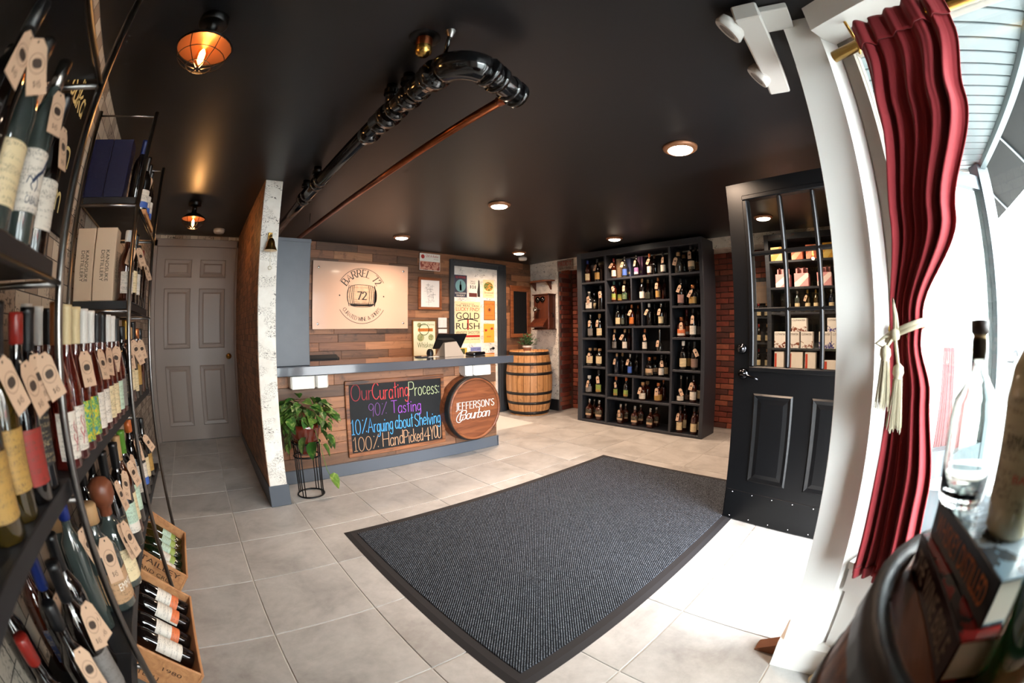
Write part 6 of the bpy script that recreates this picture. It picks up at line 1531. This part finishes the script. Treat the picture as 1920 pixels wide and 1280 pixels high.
for i, (y, lb) in enumerate(((1.98, 'cream'), (2.08, 'white'), (2.19, 'none'), (2.32, 'none'))): rb('tagged dark bottle, %s behind the white capped bottle' % ORD[i], -.35, y, 1.30, 'W' if i < 2 else 'K', 'dk', lb, ('gold', 'black', 'black', 'red')[i], 1)
rb('dark bottle with navy foil beside the blue gift boxes', -.345, 1.85, 1.70, 'W', 'dk', 'none', 'navy', 0, .85)
for i, y in enumerate((2.12, 2.22, 2.32)): rb('white label wine bottle, %s on the top rack shelf' % ORD[i], -.355, y, 1.70, 'W', 'dk', 'white', 'black', 1 if i == 1 else 0, .95, 'blue', name='wine_bottle')
tr = thing('wooden_tray', 'small wooden tray edge on the top rack shelf', 'tray', (-.35, 2.2, 1.70))
MB().cbox(-.315, 2.05, 1.70, -.325, 2.42, 1.725, .002).build('front_rail', M_CRATE, tr, world=True)
MB().cbox(-.42, 2.05, 1.70, -.325, 2.06, 1.725, .002).build('side_rail', M_CRATE, tr, world=True)
# wooden wine crates tilted on the floor
def crate(label, xr, y0, y1, tiltdeg, texts, LL=.345, D=.15):
    a = math.radians(tiltdeg)
    o = thing('wine_crate', label, 'crate', (xr, y0, 0.0), rot=(0, a, 0))
    w = y1 - y0; t = .011
    # local: x from -LL (wall end) to 0 (floor end), z up along the crate walls
    MB().cbox(-LL, 0, 0, 0, w, t, .002).build('bottom_board', M_CRATE, o)
    MB().cbox(-t, 0, t, 0, w, D, .002).build('end_board', M_CRATE, o)
    MB().cbox(-LL, 0, t, -LL + t, w, D, .002).build('end_board', M_CRATE, o)
    s1 = MB().cbox(-LL + t, 0, t, -t, t, D, .002).build('side_board', M_CRATE, o)
    MB().cbox(-LL + t, w - t, t, -t, w, D, .002).build('side_board', M_CRATE, o)
    for (s_, u0, v0, u1, v1) in texts:
        mb = MB(); block_text(mb, s_, lambda p, q: (p, -.0008, q), -LL + LL * u0, D * v0, -LL + LL * u1, D * v1); mb.build('stencil', mat('stencil_ink', '3a2114', .8), s1)
    return o, a, w
cr1, ta, cw = crate('near pine wine crate of white label bottles, tilted on floor', -.325, 1.19, 1.71, 40, (('1980', .60, .62, .80, .74), ('CHATEAU', .18, .2, .6, .36)))
def lay(label, cro, tilt, yl, lab, band, zoff=.05, xo=-.012, g='dk', cap='black', sc=1.0):
    # bottle lying along the crate, its base at the low end
    Mx = T(*cro.location) @ RY(tilt) @ T(xo, yl, zoff) @ RY(-pi / 2) @ RZ(pi / 2 - .35)
    o = thing('wine_bottle', label, 'bottle', Mx.to_translation(), rot=Mx.to_euler())
    b, c, l, l2, nz, nr, rat = bmesh_for('W', 20)
    o.scale = (sc,) * 3
    inst('glass', b, GLASS[g], o); inst('capsule', c, CAP[cap], o); inst('label', l, LAB[lab], o, scale=(1, 1, 1.0))
    if band: inst('label_band', l2, LAB[band], o)
for i, (yl, zo) in enumerate(((.455, .1), (.35, .1), (.245, .085), (.135, .095))): lay('white label wine bottle, %s from back of the near crate' % ORD[i], cr1, ta, yl, 'white', 'shield' if i < 3 else None, zo, -.014, sc=1.06)
cr2, tb2, cw2 = crate('far stencilled wine crate of green label bottles on floor', -.33, 1.88, 2.38, 40, (('BATAILLEY', .1, .72, .9, .9), ('1966', .35, .08, .95, .3), ('CLASSE', .1, .12, .32, .22), ('GRAND CRU', .2, .42, .8, .56)))
for i, yl in enumerate((.43, .35, .26, .17, .085)): lay('green label wine bottle, %s from back of the far crate' % ORD[i], cr2, tb2, yl, 'mint' if i < 3 else 'white', 'green' if i < 4 else None, .09, -.016, 'go' if i < 2 else 'gn', 'gold', .88)
# ------------------------------------------------------------------ foreground barrel with books and bottles
b2 = thing('oak_barrel', 'dark hooped oak barrel in the lower right foreground', 'barrel', (.45, -.325, 0))
M_OLD = m_wood('weathered_barrel_oak', ((0.3, '3a2112'), (0.5, '643c22'), (0.7, '7d5232')), 2, 30, .55, True)
barrel(b2, .45, -.325, .885, .325, .272, M_OLD, hoops=(.0245, .16, .33), nst=20, hm=M_HEAD)
MB().lathe([(.2755, .884), (.2755, .8862), (.25, .8862), (.25, .875)], 40, T(.45, -.325, 0), cap=False).build('rim_band', M_HOOP, b2, world=True)
zt = .885 - .0245
def book(label, c, rz, w, l, h, spine_m, cover_m, z, text, tcol, page='cfc7b4'):
    o = thing('book', label, 'book', (c[0], c[1], z), rz)
    # local: spine along x at y=+w/2 side (towards the camera), pages at the other sides
    MB().box(-l / 2 + .004, -w / 2 + .004, .003, l / 2 - .004, w / 2 - .003, h - .003).build('pages', mat('book_pages', page, .9), o)
    MB().cbox(-l / 2, -w / 2, h - .003, l / 2, w / 2, h, .001).build('cover', cover_m, o)
    MB().cbox(-l / 2, -w / 2, 0, l / 2, w / 2, .003, .001).build('cover', cover_m, o)
    MB().cbox(-l / 2, w / 2 - .004, 0, l / 2, w / 2, h, .001).build('spine', spine_m, o)
    mb = MB(); block_text(mb, text, lambda a, b: (-a, w / 2 + .0008, b), -l * .42, h * .22, l * .42, h * .76); mb.build('lettering', tcol, o)
    return o
# spine runs roughly along x, facing +y
book('thick wine book with dark spine lying on the foreground barrel', (.475, -.225), math.radians(10), .19, .235, .052, mat('maroon_spine', '1d0a0d', .35), m_blotch('wine_bible_cover', ('1a1012', '7a1d1a', 'b09a90'), 14, .25), zt, 'THE WINE BIBLE', mat('spine_grey_ink', '8d7f74', .5))
book('black whiskey book with glossy picture cover on top of wine book', (.487, -.232), math.radians(14), .17, .215, .05, mat('black_spine', '0b0a0b', .3), m_blotch('whiskey_cover', ('7f8a90', '33383c', '5e7078', 'a9886a'), 16, .12), zt + .0525, 'WHISKEY DISTILLED', mat('spine_orange_ink', 'a1541f', .5))
zb = zt + .0525 + .0505
GL1 = real_glass('clear_display_glass', 'f4f8f6'); GL2 = real_glass('straw_liquid_glass', 'e9dcae'); GL3 = real_glass('green_display_glass', '2f7a3c')
d1_ = thing('display_bottle', 'clear cork stoppered bottle standing on the foreground books', 'bottle', (.553, -.152, zb))
prof = [(.001, .002), (.03, .002), (.034, .008), (.037, .05), (.037, .1), (.033, .122), (.019, .14), (.0125, .15), (.012, .19)]
inn = [(.0095, .19), (.01, .152), (.0165, .141), (.0305, .12), (.0345, .098), (.0345, .05), (.032, .014), (.001, .012)]
MB().lathe(prof + inn, 26, T(.553, -.152, zb)).build('glass', GL1, d1_, world=True)
MB().lathe([(.001, .166), (.0104, .166), (.0106, .19), (.0106, .193)], 16, T(.553, -.152, zb)).build('cork', mat('cork_stopper', 'c9ac7c', .8), d1_, world=True)
MB().lathe([(.001, .193), (.0135, .193), (.0135, .21), (.001, .211)], 18, T(.553, -.152, zb)).build('cap', mat('dark_wood_cap', '2c1a14', .5), d1_, world=True)
d2_ = thing('display_bottle', 'tall bottle with beige paper label at right photo edge', 'bottle', (.47, -.208, zb))
prof = [(.001, .001), (.03, .001), (.034, .008), (.036, .03), (.036, .14), (.03, .165), (.016, .185), (.013, .2), (.013, .24)]
MB().lathe(prof, 26, T(.47, -.208, zb)).build('glass', mat('frosted_straw_glass', 'b7ab8c', .15, coat=1), d2_, world=True)
MB().lathe([(.0368, .032), (.0368, .138)], 24, T(.47, -.208, zb), 0, True, 0, 2 * pi).build('label', m_print('beige_bottle_label', 'a89c80', '4a4435', .8), d2_, world=True)
mb = MB(); aa = math.atan2(.208, -.47)
def cyl(r): return lambda a, b: (.47 + r * math.cos(aa + a / r), -.208 + r * math.sin(aa + a / r), zb + b)
block_text(mb, 'ARMAGNAC', cyl(.0372), -.032, .09, .032, .104); mb.build('lettering', mat('label_olive_ink', '35301f', .7), d2_, world=True)
mb = MB(); block_text(mb, 'BAS', cyl(.0372), -.01, .06, .016, .068); mb.build('lettering', RED, d2_, world=True)
MB().lathe([(.0135, .2), (.0145, .201), (.0145, .245), (.001, .246)], 18, T(.47, -.208, zb)).build('capsule', mat('amber_capsule', 'a8703f', .3), d2_, world=True)
d3_ = thing('display_bottle', 'green glass bottle at the lower right photo corner', 'bottle', (.325, -.225, zt))
MB().lathe([(.001, .001), (.034, .001), (.037, .006), (.037, .13), (.03, .155), (.015, .175), (.013, .21)], 22, T(.325, -.225, zt)).build('glass', mat('deep_green_glass', '0e3a1e', .05, coat=1), d3_, world=True)
MB().lathe([(.0135, .2), (.0145, .202), (.0145, .235), (.001, .236)], 16, T(.325, -.225, zt)).build('cap', CAP['gold'], d3_, world=True)
# small things by the front post
vb = thing('wall_sensor_box', 'small white box with black edges behind the front post', 'box', (1.29, -.16, 0))
MB().cbox(1.235, -.165, 0, 1.292, -.1, .10, .003).build('body', M_PLAST, vb, world=True)
MB().cbox(1.225, -.175, .13, 1.31, -.095, .155, .003).build('cap', M_PLAST, vb, world=True)
MB().box(1.24, -.17, .10, 1.30, -.1, .13).build('slot', M_BLK, vb, world=True)
tag(MB().lathe([(.001, 0), (.016, .004), (.02, .018), (.014, .032), (.001, .036)], 14, T(1.262, -.065, 0)).build('cork', mat('cork_stopper', 'c9ac7c', .8)), 'loose cork lying on floor at the foot of front post', 'cork')
ws_ = thing('brown_wedge', 'brown wedge shape beside the white front post', 'door wedge', (1.4, .16, 0))  # plain brown wedge shape on the floor
MB().add([(1.36, .125, 0), (1.42, .125, 0), (1.42, .21, 0), (1.36, .21, 0), (1.36, .125, .05), (1.42, .125, .05), (1.42, .205, .008), (1.36, .205, .008)], [(3, 2, 1, 0), (4, 5, 6, 7), (0, 1, 5, 4), (1, 2, 6, 5), (2, 3, 7, 6), (3, 0, 4, 7)]).build('wedge', mat('wedge_brown', '7b4a2c', .7), ws_, world=True)
